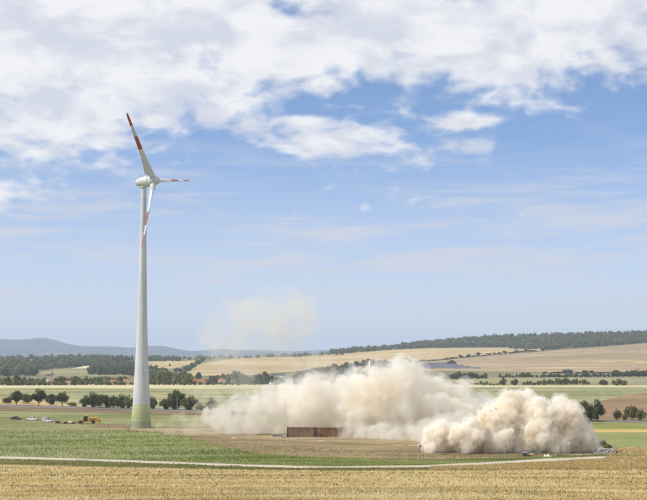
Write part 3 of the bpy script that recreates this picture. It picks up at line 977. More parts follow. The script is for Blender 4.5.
NB += belt('hedge_tree', 432, 500, 3.2, [(432, 382), (440, 381.2), (450, 382.5), (470, 383), (486, 381.5), (500, 382.5)], [(432, 385.5), (500, 385.5)], 'low yellowish bush in the hedge beyond the green field', 'bush',
           'hedge bushes beyond the green field', (1, 2, 2), y=1430)
for u, h, w, lab in [(503, 8.2, 8, 'darkest round tree of the hedge beyond the green field'), (514.5, 6.8, 8, 'round tree second from the left in the hedge beyond the field'),
                     (603, 6.4, 8.5, 'small lone tree at a gap in the hedge on the right'), (617, 6.8, 12, 'broad tree at the right end of the hedge'), (624, 5.4, 9, 'lower tree closing the right end of the hedge')]:
    tree('hedge_tree', u, 385.6, h, w, lab, 'tree', None, 'mid', 'round', 1 if w > 8 else 0, 0.0)
NB += belt('hedge_tree', 524, 590, 3.2, [(524, 382), (540, 380.5), (552, 378.6), (575, 378.3), (590, 380)], [(524, 385.6), (590, 385.6)], 'grey green tree in the middle hedge beyond the dust', 'tree',
           'hedge trees beyond the dust', (1, 2, 1, 0), y=1440)
NB += belt('hill_tree', 446, 488, 3.4, [(446, 375), (455, 371.5), (465, 372.5), (488, 374)], [(446, 380), (488, 379)], 'tree of the thicket below the solar array', 'tree', 'thicket below the solar array', (0, 1, 3), y=None)
NB += belt('hill_tree', 500, 668, 3.2, [(500, 374.5), (530, 373), (545, 374.5), (575, 373), (600, 372.5), (632, 370), (647, 371), (668, 370)], [(500, 378), (668, 377)], 'dark tree in the belt at the foot of the brown hill', 'tree',
           'tree belt at the foot of the hill', (0, 3, 0), y=None)
NB += belt('hill_tree', 545, 640, 6.5, [(545, 371.4), (640, 370.5)], [(545, 373.4), (640, 373)], 'small scattered tree along the lower edge of the brown hill', 'tree', 'scattered hill trees', (0,), y=None)
NB += belt('hill_bush', 400, 545, 4.6, [(400, 359), (412, 360.5), (430, 359.8), (450, 357.4), (475, 354), (500, 352), (545, 349)], [(400, 364), (412, 362.5), (430, 361.6), (450, 359.7), (475, 356.6), (500, 354.4), (545, 351)],
           'small dark bush in the hedgerow climbing the hill', 'bush', 'hedgerow climbing the hill', (0, 3), y=None, lod='far')
NB += belt('hill_bush', 183, 203, 3.0, [(183, 369), (194, 362), (203, 358)], [(183, 374), (194, 368.5), (203, 361.5)], 'dark tree in the hedgerow running up the golden slope', 'tree', 'hedgerow on the golden slope', (0, 3), y=None, lod='far')
NB += belt('hill_bush', 176, 190, 4.0, [(176, 368), (190, 366)], [(176, 373), (190, 371)], 'dark tree below the hedgerow on the golden slope', 'tree', 'hedgerow on the golden slope', (0, 3), y=None, lod='far')
for u, v, h, w, lab in [(452, 364.6, 4.6, 10, 'dark bushy tree above the middle of the solar array'), (170, 366.5, 3, 2.5, 'single dark tree on the golden field right of the turbine'),
                        (326, 354.6, 2.6, 3, 'lone tree on the crest left of the hill wood'), (333, 354, 2.4, 4, 'small tree pair on the crest before the hill wood'),
                        (405.5, 362.6, 5, 12, 'grey green thicket left of the solar array'), (440.5, 385, 4.5, 8, 'yellow green bush above the dust at the field edge'), (199, 358.4, 3.4, 4, 'small dark tree on the crest at the top of the hedgerow')]:
    tree('hill_tree', u, v, h, w, lab, 'tree', None, 'mid', 'round', 0, 0.0)
NB += belt('garden_bush', -12, 134, 4.4, [(-12, 380.8), (20, 379.8), (46, 381.6), (56, 381.6), (90, 380.6), (134, 381)], [(-12, 384), (134, 384)], 'low garden bush before the village houses at left', 'bush',
           'garden bushes at left', (1, 2, 2), y=1418)
NB += belt('garden_bush', 150, 330, 5.2, [(150, 380), (196, 381), (206, 382), (330, 381.5)], [(150, 384), (330, 384)], 'low bush at the field edge right of the tower', 'bush', 'field edge bushes', (1, 2, 0), y=1416)
print('belt trees', NB)


def wood(name, regions, hm, label, li, leafn=70, seed=1):
    """far wood read as one mass: crowns on the ground within pixel regions, one mesh"""
    r = np.random.default_rng(seed)
    vs = []
    for us0, us1, top, bot, n in regions:
        for _ in range(n):
            u = r.uniform(us0, us1)
            vt, vb = np.interp(u, *zip(*top)), np.interp(u, *zip(*bot))
            if vb <= vt:
                continue
            p = hit(u, vt + (vb - vt) * r.uniform(0, 1) ** 0.9)
            h = hm * r.uniform(0.6, 1.25)
            w = h * r.uniform(0.75, 1.15)
            c = crown_verts(leafn, ('round', 'broad', 'cone')[r.integers(0, 3) if r.random() < 0.5 else 0], int(r.integers(0, 40)), 0.15)
            a = r.uniform(0, 6.28)
            ca, sa = math.cos(a), math.sin(a)
            x = c[..., 0] * ca - c[..., 1] * sa
            y = c[..., 0] * sa + c[..., 1] * ca
            vs.append(np.stack([x * w + p[0], y * w + p[1], c[..., 2] * h * 1.1 + p[2] - 0.12 * h], -1))
    V = np.concatenate(vs).reshape(-1, 3)
    me = np_mesh(name, V, np.arange(len(V)).reshape(-1, 4))
    tag(link(name, me, None, leafs[li]), label, 'wood', kind='stuff')


wood('forest', [(-60, 36, [(-60, 358), (0, 359), (36, 357.5)], [(-60, 377), (36, 376)], 620), (36, 110, [(36, 357.5), (60, 357), (90, 358), (110, 359.5)], [(36, 371), (55, 369), (80, 367), (110, 366)], 520)], 15,
     'dark wood covering the low hills at left', 4, 60, 3)
wood('forest', [(90, 134, [(90, 372), (98, 367), (110, 366), (134, 366)], [(90, 375), (134, 376)], 260), (96, 140, [(96, 360), (140, 359.6)], [(96, 362.5), (140, 361.8)], 60)], 15,
     'darker wood just left of the turbine tower', 4, 60, 4)
wood('forest', [(142, 180, [(142, 359), (165, 359), (180, 360)], [(142, 361.5), (180, 361.3)], 120), (180, 345, [(180, 359.6), (240, 358.4), (345, 354.6)], [(180, 360.4), (240, 358.8), (345, 355)], 60), (140, 165, [(140, 370), (165, 372)], [(140, 376), (165, 377)], 90)], 13,
     'thin line of dark trees along the far crest', 4, 60, 5)
wood('forest', [(330, 400, [(330, 354), (345, 352), (380, 349), (400, 346.5)], [(330, 355), (345, 353.8), (400, 349.6)], 130),
                (400, 690, [(400, 345), (440, 341), (480, 338.6), (540, 336.6), (600, 335), (690, 333)], [(400, 349.4), (430, 348), (500, 347.4), (520, 350), (545, 350.4), (560, 349), (600, 346.8), (647, 343), (690, 339)], 2700)], 17,
     'dark green forest covering the hilltop at right', 4, 60, 6)

# ------------------------------------------------------------------ wind turbine
tower_paint = streaked('tower_paint', (0.61, 0.61, 0.60))
blade_paint = simple('blade_paint', (0.62, 0.63, 0.62), 0.35, 0, 0.04, 0.3)
red_paint = simple('red_stripe_paint', (0.40, 0.075, 0.02), 0.45, 0, 0.08, 0.5)
dark_metal = simple('dark_vent', (0.03, 0.03, 0.03), 0.5)
greens = [(0.53, 0.555, 0.31), (0.48, 0.51, 0.265), (0.43, 0.47, 0.235), (0.38, 0.425, 0.21), (0.27, 0.305, 0.175)]
TB = hit(141, 428.3)
TY = TB[1]
TBX = TB[0]
tz0 = TB[2]
k_m = TY / F
hub_axis_z = at(143, 182, TY)[2]
H = hub_axis_z - tz0
turb = empty('wind_turbine', (TBX, TY, tz0))
tag(turb, 'tall white wind turbine with red striped blades and green banded tower base', 'wind turbine')
rows_px = [428.3, 421, 416.6, 412.5, 408.3, 404.3, 390, 338, 260, 190]
wid_px = [20.4, 19.4, 18.8, 18.3, 17.7, 17.2, 15.8, 11.0, 7.2, 5.2]
zs_ = [at(141, v, TY)[2] - tz0 for v in rows_px]
zs_[0] = 0.0
rr_ = [w * k_m / 2 for w in wid_px]


def rad_at(z):
    return float(np.interp(z, zs_, rr_))


for i in range(5):
    zz = np.linspace(zs_[i] - (1.2 if i == 0 else 0), zs_[i + 1] - 0.02, 6)
    o = MB().lathe([(rad_at(max(z, 0)) + 0.0, z) for z in zz], 64, caps=False).build('green_band', streaked('green_band_paint', greens[4 - i]), turb, smooth=True)
    tag(o, ['darkest grey green ring at the foot of the tower', 'dark green ring of the tower', 'mid green ring of the tower', 'light green ring of the tower', 'lightest green ring of the tower'][i])
brk = np.linspace(zs_[5], H - 2.6, 6)
for i in range(5):
    zz = np.linspace(brk[i] + 0.0, brk[i + 1] - 0.01, 14)
    MB().lathe([(rad_at(z), z) for z in zz], 64, caps=False).build('tower_segment', tower_paint, turb, smooth=True)
    MB().lathe([(rad_at(brk[i + 1]) + 0.015, brk[i + 1] - 0.12), (rad_at(brk[i + 1]) + 0.015, brk[i + 1] + 0.1)], 64, caps=False).build('flange', tower_paint, turb, smooth=True)
YAW = R(22.6)               # the nose points right and towards the camera
AT = R(3.75)
axis = Vector((math.cos(YAW) * math.cos(AT), -math.sin(YAW) * math.cos(AT), math.sin(AT)))
nac_c = Vector((0, 0, H))
qx = axis.to_track_quat('Z', 'Y').to_matrix().to_4x4()
MN = Matrix.Translation(nac_c) @ qx
prof = [(0.05, -4.1), (0.55, -3.95), (1.0, -3.6), (1.45, -2.9), (1.85, -1.8), (2.15, -0.5), (2.32, 1.0), (2.38, 2.4), (2.36, 2.95)]
nac = MB().lathe(prof, 40, MN).build('nacelle', tower_paint, turb, smooth=True)
MB().lathe([(0.42, -4.12), (0.42, -3.75)], 16, MN).build('vent', dark_metal, nac, smooth=True)
MB().lathe([(rad_at(H - 2.6) + 0.25, H - 2.65), (rad_at(H - 2.6) + 0.3, H - 2.1), (rad_at(H - 2.6) + 0.15, H - 1.6)], 40).build('yaw_ring', tower_paint, turb, smooth=True)
hub = MB().lathe([(2.34, 3.03), (2.3, 4.2), (2.12, 5.4), (1.75, 6.4), (1.2, 7.1), (0.6, 7.5), (0.05, 7.6)], 40, MN).build('hub', tower_paint, turb, smooth=True)
RHUB = 4.95
RL = 32.2 / 546 * TY
hubc = nac_c + axis * RHUB
up0 = (Vector((0, 0, 1)) - axis * axis.z).normalized()
rt0 = axis.cross(up0).normalized()
# picture-right component of the rotor plane
if rt0.x < 0:
    rt0 = -rt0
PITCH = R(120)


def blade(theta):
    rad = (up0 * math.cos(theta) + rt0 * math.sin(theta)).normalized()
    tan = axis.cross(rad).normalized()
    NS, NP = 44, 22
    rs = np.linspace(1.7, RL, NS)

    def section(r):
        s = r / RL
        chord = float(np.interp(s, [0.05, 0.085, 0.13, 0.2, 0.35, 0.55, 0.75, 0.92, 0.975, 1.0], [2.1, 2.7, 3.7, 3.3, 2.25, 1.65, 1.3, 1.0, 0.8, 0.3]))
        thick = float(np.interp(s, [0.05, 0.09, 0.14, 0.3, 0.6, 1.0], [1.0, 0.95, 0.46, 0.36, 0.32, 0.25]))
        tw = PITCH + R(6) * min(1, s * 1.3)
        cd = tan * math.cos(tw) + axis * math.sin(tw)
        nd = rad.cross(cd)
        pts = []
        blend = float(np.interp(s, [0.085, 0.14], [0, 1]))
        for kx in range(NP):
            a = 2 * pi * kx / NP
            xc = 0.5 * math.cos(a)
            yc = 0.5 * thick * math.sin(a) * (1 - blend + blend * (0.35 + 0.65 * (0.5 + xc) ** 0.6 if xc > -0.5 else 0.35))
            off = blend * 0.2
            pts.append(hubc + rad * r + cd * ((xc - off) * chord) + nd * (yc * chord))
        return pts

    def loft(r0, r1, nseg, name, mat, parent):
        b = MB()
        rs_ = np.linspace(r0, r1, nseg)
        vs = []
        for r in rs_:
            vs += section(r)
        fs = []
        for i in range(nseg - 1):
            for kx in range(NP):
                k2_ = (kx + 1) % NP
                fs.append((i * NP + kx, i * NP + k2_, (i + 1) * NP + k2_, (i + 1) * NP + kx))
        fs += [tuple(range(NP)), tuple(range((nseg - 1) * NP, nseg * NP))]
        b.add(vs, fs)
        return b.build(name, mat, parent, smooth=True)

    root = loft(1.7, RL * 0.475 - 0.005, 22, 'blade', blade_paint, turb)
    loft(RL * 0.475, RL * 0.665 - 0.005, 10, 'red_stripe', red_paint, root)
    loft(RL * 0.665, RL * 0.82 - 0.005, 8, 'white_stripe', blade_paint, root)
    loft(RL * 0.82, RL, 14, 'red_tip', red_paint, root)
    return root


for th in (82.9, 202.9, 322.9):
    blade(R(th))



# ------------------------------------------------------------------ dust
def icosphere(sub=2):
    bm = bmesh.new()
    bmesh.ops.create_icosphere(bm, subdivisions=sub, radius=1.0)
    v = np.array([p.co[:] for p in bm.verts])
    f = np.array([[q.index for q in fc_.verts] for fc_ in bm.faces])
    bm.free()
    return v, f


ICO1, ICO2 = icosphere(1), icosphere(2)


def billow(seeds, r_kids=(0.36, 0.5), n_kids=13, levels=2, r=None, squash=1.0):
    """cauliflower: spheres with smaller spheres budding from their skins"""
    out = [(np.array(c), rr) for c, rr in seeds]
    cur = list(out)
    for lv in range(levels):
        nxt = []
        for c, rr in cur:
            n = n_kids if lv == 0 else max(6, n_kids - 5)
            for _ in range(n):
                d_ = r.normal(0, 1, 3)
                d_[2] = d_[2] * 0.9 + 0.15
                d_ /= np.linalg.norm(d_)
                kr = rr * r.uniform(*r_kids)
                nxt.append((c + d_ * rr * r.uniform(0.82, 1.06), kr))
        out += nxt
        cur = nxt
    return out


def union_mesh(name, spheres, voxel, floor=None, wob=0.0, smooth_it=0):
    vs, fs, o = [], [], 0
    for c, rr in spheres:
        v, f = ICO2 if rr > voxel * 3 else ICO1
        p = v * rr + c
        vs.append(p)
        fs.append(f + o)
        o += len(v)
    V = np.concatenate(vs)
    if floor is not None:
        g = zt(V[:, 0], V[:, 1]) - 0.4
        V[:, 2] = np.maximum(V[:, 2], g)
    me = np_mesh(name, V, np.concatenate(fs))
    tmp = bpy.data.objects.new('tmp', me)
    C.objects.link(tmp)
    md = tmp.modifiers.new('r', 'REMESH')
    md.mode = 'VOXEL'
    md.voxel_size = voxel
    if smooth_it:
        sm = tmp.modifiers.new('s', 'SMOOTH')
        sm.iterations = smooth_it
        sm.factor = 0.5
    dg = bpy.context.evaluated_depsgraph_get()
    res = bpy.data.meshes.new_from_object(tmp.evaluated_get(dg))
    bpy.data.objects.remove(tmp)
    bpy.data.meshes.remove(me)
    res.name = name
    print(name, len(spheres), len(res.polygons))
    return res


def dust_mat(name, col, density, aniso=0.0, noise=None, step=1.0, soil=None):
    m, t, out = new_mat(name)
    d_ = density
    if noise:
        sc, lo, hi, stretch = noise
        co = t.node('ShaderNodeTexCoord').outputs['Object']
        n = t.noise(t.scale(co, stretch), sc, 3.0, 0.55, 0.3)
        d_ = t.m('MULTIPLY', t.mr(n, lo, hi), density)
    v = t.node('ShaderNodeVolumePrincipled', {'Color': (*col, 1), 'Density': d_, 'Anisotropy': aniso})
    if soil:
        co = t.node('ShaderNodeTexCoord').outputs['Object']
        ns = t.noise(co, soil[1], 3.0, 0.55, 0.2)
        t.l.new(t.mix(t.mr(ns, 0.44, 0.66), col, soil[0]), v.inputs['Color'])
    t.l.new(v.outputs[0], out.inputs['Volume'])
    try:
        m.cycles.volume_step_rate = step
        m.cycles.homogeneous_volume = noise is None and soil is None
    except Exception:
        pass
    return m


rd = np.random.default_rng(21)
S.cycles.volume_bounces = 28
S.cycles.max_bounces = 30


def seeds_px(lst, y0, jit):
    res = []
    for u, v, rp in lst:
        y = y0 + rd.uniform(-jit, jit)
        res.append((at(u, v, y), rp * y / F))
    return res


DY = hit(510, 454.5)[1] + 4
tan_list = [(430, 441, 8), (438, 432, 10), (453, 438, 12), (468, 434, 13), (484, 434, 14), (450, 448, 8), (431, 449, 7), (468, 449, 8), (484, 448, 9),
            (500, 426, 17), (498, 442, 13), (511, 407, 12), (526, 405, 12), (541, 411, 11), (530, 426, 18), (517, 443, 13), (545, 435, 17), (558, 417, 13),
            (561, 406, 8), (572, 416, 11), (575, 430, 14), (584, 438, 10), (591, 445, 7), (558, 446, 10), (538, 447, 9), (578, 448, 8), (495, 411, 8), (440, 448, 7), (505, 449, 8), (522, 449, 8)]
sp = billow(seeds_px(tan_list, DY + 3, 3.0), (0.32, 0.5), 12, 3, rd)
tan = link('dust_cloud', union_mesh('dust_cloud', sp, 0.22, True), None, dust_mat('tan_dust', (0.987, 0.968, 0.922), 1.4, soil=((0.955, 0.91, 0.815), 0.16), step=0.35))
tag(tan, 'dense tan billowing dust cloud hugging the ground at right', 'dust cloud', kind='stuff')
sp2 = [(c, rr * 1.14 + 0.8) for c, rr in sp if rr > 0.8]
link('dust_veil', union_mesh('dust_veil', sp2, 0.5, True, smooth_it=2), tan, dust_mat('tan_veil', (0.984, 0.962, 0.912), 0.45, noise=(0.8, 0.42, 0.62, (1, 1, 1)), step=0.25))
PY = 470
pale_list = [(228, 424, 13), (250, 418, 17), (278, 412, 20), (305, 406, 22), (335, 405, 24), (362, 396, 25), (384, 386, 21), (400, 381, 17), (414, 386, 17), (430, 400, 19),
             (400, 408, 26), (370, 420, 20), (340, 423, 15), (430, 418, 20), (455, 411, 16), (470, 408, 12), (465, 396, 7), (476, 420, 15), (486, 406, 10), (492, 418, 14), (452, 398, 11), (466, 386, 6), (440, 388, 10), (300, 425, 12), (265, 428, 10)]
core_list = [q_ for q_ in pale_list if q_[0] > 290]
left_list = [q_ for q_ in pale_list if q_[0] <= 290]
sp3 = billow(seeds_px(core_list, PY + 6, 8.0), (0.32, 0.5), 12, 3, rd)
spl = billow(seeds_px(left_list + [(238, 410, 10), (262, 402, 12), (215, 418, 10)], PY + 4, 8.0), (0.32, 0.5), 12, 2, rd)
sp = [q_ for q_ in sp3 if q_[1] > 1.2] + [q_ for q_ in spl if q_[1] > 1.2]
sp_small = [(c, rr * 0.9) for c, rr in sp3]
front = billow([(at(u_, v_, 446 - (u_ - 343) * 0.35), r_ * 440 / F) for u_, v_, r_ in [(345, 431, 8), (356, 431, 10), (368, 433, 10), (380, 433, 11), (392, 434, 12), (405, 435, 12), (418, 434, 12), (430, 430, 13), (445, 426, 13), (460, 424, 12)]], (0.34, 0.52), 12, 2, rd)
pale = link('dust_cloud', union_mesh('dust_cloud', sp_small, 0.4, True, smooth_it=1), None, dust_mat('pale_dust', (0.987, 0.970, 0.926), 0.36, noise=(0.28, 0.34, 0.60, (1, 1, 1)), step=0.3, soil=((0.965, 0.925, 0.84), 0.07)))
tag(pale, 'large pale dust cloud drifting behind the rusty containers', 'dust cloud', kind='stuff')
link('dust_veil', union_mesh('dust_veil', [(c + np.array([0, 0, 0.5]), rr * 1.25 + 1.0) for c, rr in sp if rr > 1.6], 0.9, True, smooth_it=6), pale,
     dust_mat('veil_dust', (0.982, 0.965, 0.92), 0.12, noise=(0.16, 0.42, 0.64, (1, 1, 0.8)), step=0.4))
link('dust_veil', union_mesh('dust_veil', spl, 0.6, True, smooth_it=3), pale, dust_mat('left_dust', (0.983, 0.955, 0.895), 0.16, noise=(0.22, 0.40, 0.62, (1, 1, 1)), step=0.3))
link('dust_veil', union_mesh('dust_veil', front, 0.5, True, smooth_it=5), pale, dust_mat('front_dust', (0.980, 0.945, 0.87), 0.20, noise=(0.25, 0.34, 0.62, (1, 1, 1)), step=0.3))
low_list = [(150, 429, 5), (170, 428, 7), (190, 425, 10), (208, 422, 13), (200, 412, 10), (215, 408, 12), (180, 421, 8), (160, 426, 5), (225, 428, 9), (250, 430, 9), (280, 433, 8), (345, 437, 9), (365, 437, 10), (390, 438, 11), (410, 436, 11), (338, 430, 7)]
sp = billow(seeds_px(low_list, 455, 6.0), (0.4, 0.6), 10, 1, rd)
low = link('ground_dust', union_mesh('ground_dust', sp, 0.6, True, smooth_it=6), None, dust_mat('low_dust', (0.975, 0.915, 0.80), 0.10, noise=(0.16, 0.38, 0.64, (0.5, 1, 1.4)), step=0.5))
tag(low, 'thin yellowish dust creeping along the ground from the tower foot', 'dust', kind='stuff')
puff_list = [(225, 345, 14), (212, 318, 10), (240, 338, 14), (265, 344, 12), (292, 346, 9), (275, 316, 26), (255, 322, 20), (298, 320, 20), (282, 334, 18), (238, 326, 12), (215, 334, 14), (228, 312, 12), (300, 336, 12), (285, 300, 14)]
sp = billow(seeds_px(puff_list, 500, 5.0), (0.4, 0.6), 10, 1, rd)
puff = link('dust_puff', union_mesh('dust_puff', sp, 1.0, None, smooth_it=8), None, dust_mat('puff_dust', (0.98, 0.93, 0.82), 0.05, noise=(0.07, 0.38, 0.66, (1, 1, 1.2)), step=0.5))
tag(puff, 'faint cream dust puff drifting in the sky right of the turbine', 'dust puff', kind='stuff')
link('dust_veil', union_mesh('dust_veil', [(c, rr * 1.3) for c, rr in sp], 1.2, None, smooth_it=10), puff, dust_mat('puff_veil', (0.98, 0.94, 0.85), 0.02, noise=(0.05, 0.38, 0.66, (1, 1, 1)), step=0.5))
mist_list = [(215, 350, 14), (235, 352, 16), (270, 352, 16), (285, 362, 14), (255, 368, 18), (215, 400, 18), (235, 385, 18), (225, 362, 12), (290, 378, 20), (320, 372, 18), (415, 372, 18), (425, 388, 18), (465, 380, 8), (250, 402, 18)]
sp = billow(seeds_px(mist_list, 480, 8.0), (0.4, 0.6), 9, 1, rd)
mist = link('dust_mist', union_mesh('dust_mist', sp, 1.0, True, smooth_it=8), None, dust_mat('mist_dust', (0.98, 0.95, 0.88), 0.032, noise=(0.07, 0.38, 0.66, (1, 1, 0.6)), step=0.6))
tag(mist, 'thin dust mist hanging above the pale cloud before the village', 'dust mist', kind='stuff')

# ------------------------------------------------------------------ vehicles and site things
glass = simple('tinted_glass', (0.03, 0.035, 0.04), 0.12, 0, 0.05, 1.0, spec=0.6)
rubber = simple('rubber', (0.03, 0.03, 0.03), 0.85)
rim_m = simple('rim_metal', (0.42, 0.42, 0.43), 0.4, 0.6)
lamp_m = simple('lamp_glass', (0.75, 0.75, 0.72), 0.2)
white_p = simple('white_paint', (0.74, 0.74, 0.72), 0.3, 0, 0.04, 0.8)
blue_p = simple('dark_paint', (0.035, 0.04, 0.055), 0.28, 0, 0.08, 0.8)
grey_p = simple('grey_panel', (0.40, 0.40, 0.39), 0.5, 0, 0.08, 0.8)
yellow_p = simple('machine_yellow', (0.72, 0.38, 0.025), 0.42, 0, 0.07, 0.6, dirt=(0.42, 0.27, 0.08))


def wheel(root, x, y, r, w):
    """one wheel: tyre with its rim, axle along y"""
    Mx = Matrix.Translation((x, y, r)) @ Matrix.Rotation(pi / 2, 4, 'X')
    ty = MB().lathe([(r * 0.62, -w / 2), (r * 0.93, -w / 2), (r, -w * 0.32), (r, w * 0.32), (r * 0.93, w / 2), (r * 0.62, w / 2)], 20, Mx).build('wheel', rubber, root)
    MB().lathe([(0.05, -w * 0.46), (r * 0.6, -w * 0.36), (r * 0.62, w * 0.36), (0.05, w * 0.46)], 16, Mx).build('rim', rim_m, ty)


def vehicle(name, kind, paint, u, v, head, label, group):
    p = hit(u, v)
    root = empty(name, p, head)
    tag(root, label, 'pickup' if kind == 'pickup' else 'van', group)
    hw = 0.92
    b = MB()
    if kind == 'pickup':
        b.prism([(-2.65, 0.48), (2.55, 0.45), (2.68, 0.62), (2.6, 0.98), (1.15, 1.12), (-0.75, 1.12), (-0.78, 0.92), (-2.65, 0.98)], -hw, hw)
        body = b.build('body', paint, root, bevel=0.05)
        MB().prism([(-0.78, 1.1), (1.1, 1.1), (0.45, 1.66), (-0.62, 1.7)], -hw + 0.1, hw - 0.1).build('cabin', paint, root, bevel=0.06)
        sg = MB()
        for sgn in (-1, 1):
            sg.prism([(-0.62, 1.17), (0.9, 1.17), (0.40, 1.58), (-0.52, 1.6)], sgn * (hw - 0.1) - 0.012, sgn * (hw - 0.1) + 0.012)
        sg.build('side_window', glass, root)
        MB().box(-0.33, 0.33, -hw + 0.18, hw - 0.18, -0.012, 0.012, Matrix.Translation((0.79, 0, 1.40)) @ Matrix.Rotation(R(41), 4, 'Y')).build('windscreen', glass, root)
        for y0, y1 in ((-hw, -hw + 0.08), (hw - 0.08, hw)):
            MB().box(-2.62, -0.8, y0, y1, 0.985, 1.2).build('bed_side', paint, root)
        MB().box(-2.66, -2.58, -hw + 0.1, hw - 0.1, 0.985, 1.2).build('tailgate', paint, root)
        wx = (1.65, -1.65)
    else:
        b.prism([(-2.5, 0.5), (2.45, 0.48), (2.55, 0.7), (2.45, 1.05), (1.5, 1.2), (1.4, 1.22), (0.75, 1.98), (0.3, 2.05), (0.28, 0.95), (-2.5, 0.95)], -hw, hw)
        b.build('body', paint, root, bevel=0.05)
        MB().box(-2.55, 0.24, -hw - 0.08, hw + 0.08, 0.96, 2.5).build('box_body', grey_p, root, bevel=0.04)
        MB().box(-0.36, 0.36, -hw + 0.12, hw - 0.12, -0.012, 0.012, Matrix.Translation((1.1, 0, 1.62)) @ Matrix.Rotation(R(49), 4, 'Y')).build('windscreen', glass, root)
        for sgn in (-1, 1):
            MB().prism([(0.36, 1.3), (1.2, 1.3), (0.72, 1.85), (0.36, 1.9)], sgn * hw - 0.012, sgn * hw + 0.012).build('side_window', glass, root)
        wx = (1.6, -1.5)
    MB().box(2.5, 2.72, -hw + 0.05, hw - 0.05, 0.42, 0.62).build('bumper', grey_p if kind != 'pickup' else rubber, root)
    for sgn in (-1, 1):
        MB().box(2.5, 2.66, sgn * 0.68 - 0.17, sgn * 0.68 + 0.17, 0.74, 0.92).build('headlight', lamp_m, root)
        MB().box(-2.72, -2.6, sgn * 0.76 - 0.08, sgn * 0.76 + 0.08, 0.7, 0.95).build('tail_light', red_paint, root)
        for x in wx:
            wheel(root, x, sgn * (hw - 0.12), 0.4, 0.26)
    return root


vehicle('pickup_truck', 'pickup', blue_p, 16, 419.7, R(-28), 'dark pickup truck parked leftmost in the row on the meadow', 'vehicles parked on the meadow')
vehicle('pickup_truck', 'pickup', white_p, 32.5, 420.6, R(-24), 'white pickup truck parked between dark pickup and white box van', 'vehicles parked on the meadow')
vehicle('box_van', 'van', white_p, 47.2, 422.4, R(-30), 'white van with grey box body nearest the yellow machine', 'vehicles parked on the meadow')

# yellow wheel loader, facing left
pl = hit(86, 424)
ld = empty('wheel_loader', pl, pi + R(8))
tag(ld, 'big yellow wheel loader with dark cab parked left of the turbine', 'wheel loader')
MB().prism([(-6.1, 1.0), (-0.9, 1.0), (-0.9, 2.95), (-4.6, 3.05), (-5.6, 2.6), (-6.1, 1.9)], -1.25, 1.25).build('engine_cover', yellow_p, ld, bevel=0.12)
lg = MB()
for z in (1.6, 1.85, 2.1, 2.35):
    lg.box(-4.4, -1.6, -1.275, 1.275, z, z + 0.09)
lg.build('vent_grille', rubber, ld)
MB().box(-6.35, -5.9, -1.3, 1.3, 0.75, 1.5).build('counterweight', rubber, ld, bevel=0.08)
MB().prism([(-0.85, 1.2), (1.3, 1.2), (1.4, 2.1), (1.0, 3.55), (-0.8, 3.6)], -0.9, 0.9).build('cab', glass, ld, bevel=0.05)
MB().box(-0.95, 1.2, -1.0, 1.0, 3.62, 3.84).build('cab_roof', yellow_p, ld, bevel=0.06)
for x, y in ((-0.82, -0.92), (-0.82, 0.92), (1.2, -0.92), (1.2, 0.92)):
    MB().tube((x, y, 1.2), (x - (0.25 if x > 0 else 0), y, 3.62), 0.06).build('cab_post', yellow_p, ld)
MB().prism([(1.0, 0.8), (3.4, 0.7), (3.5, 1.5), (2.6, 2.0), (1.3, 1.9)], -0.8, 0.8).build('front_frame', yellow_p, ld, bevel=0.08)
for y in (-0.75, 0.75):
    MB().prism([(2.2, 1.7), (2.6, 2.0), (4.6, 1.1), (5.1, 0.5), (4.8, 0.4), (4.2, 0.95)], y - 0.12, y + 0.12).build('lift_arm', yellow_p, ld)
MB().prism([(4.9, 0.15), (6.4, 0.08), (6.45, 0.14), (5.15, 0.3), (4.95, 0.8), (5.1, 1.35), (5.0, 1.4), (4.8, 0.85)], -1.45, 1.45).build('bucket', yellow_p, ld)
for x in (2.3, -3.2):
    for y in (-1.15, 1.15):
        wheel(ld, x, y, 0.82, 0.6)

wood_m = simple('weathered_wood', (0.30, 0.20, 0.11), 0.85, 0, 0.25, 2.0)
rust = simple('rusty_steel', (0.30, 0.195, 0.125), 0.85, 0, 0.2, 0.5, dirt=(0.20, 0.13, 0.085))
rust2 = simple('red_rusty_steel', (0.29, 0.14, 0.075), 0.85, 0, 0.2, 0.5, dirt=(0.20, 0.12, 0.075))
darkrust = simple('dark_rust', (0.075, 0.045, 0.03), 0.9, 0, 0.25, 1.0)
concrete = simple('grey_concrete', (0.30, 0.29, 0.27), 0.9, 0, 0.2, 1.2)
darkstone = simple('dark_stone', (0.035, 0.033, 0.03), 0.9, 0, 0.25, 1.2)


def chunk(name, p, sx_, sy_, sz_, mat, label, cat, group=None, seed=0, rot=(0, 0, 0)):
    r = random.Random(seed)
    bm = bmesh.new()
    bmesh.ops.create_icosphere(bm, subdivisions=2, radius=0.5)
    for vtx in bm.verts:
        c = vtx.co
        q = max(abs(c.x), abs(c.y), abs(c.z))
        c *= 0.55 / (q + 0.12) * (1 + r.uniform(-0.16, 0.16))
        c.x *= sx_
        c.y *= sy_
        c.z *= sz_
    me = bpy.data.meshes.new(name)
    bm.to_mesh(me)
    bm.free()
    o = link(name, me, None, mat)
    o.location = p
    o.rotation_euler = rot
    return tag(o, label, cat, group)


def pallet_stack(u, v, n, L, mat, label, group=None):
    p = hit(u, v)
    root = empty('pallet_stack', p, R(random.uniform(-30, 30)))
    tag(root, label, 'pallet stack', group)
    z = 0.0
    for i in range(n):
        for y in (-0.5, 0, 0.5):
            MB().box(-L / 2, L / 2, y - 0.06, y + 0.06, z, z + 0.12).build('bearer', mat, root)
        for kx in range(6):
            x = -L / 2 + 0.1 + kx * (L - 0.2) / 5
            MB().box(x - 0.12, x + 0.12, -0.62, 0.62, z + 0.122, z + 0.17).build('board', mat, root)
        z += 0.176
    return root


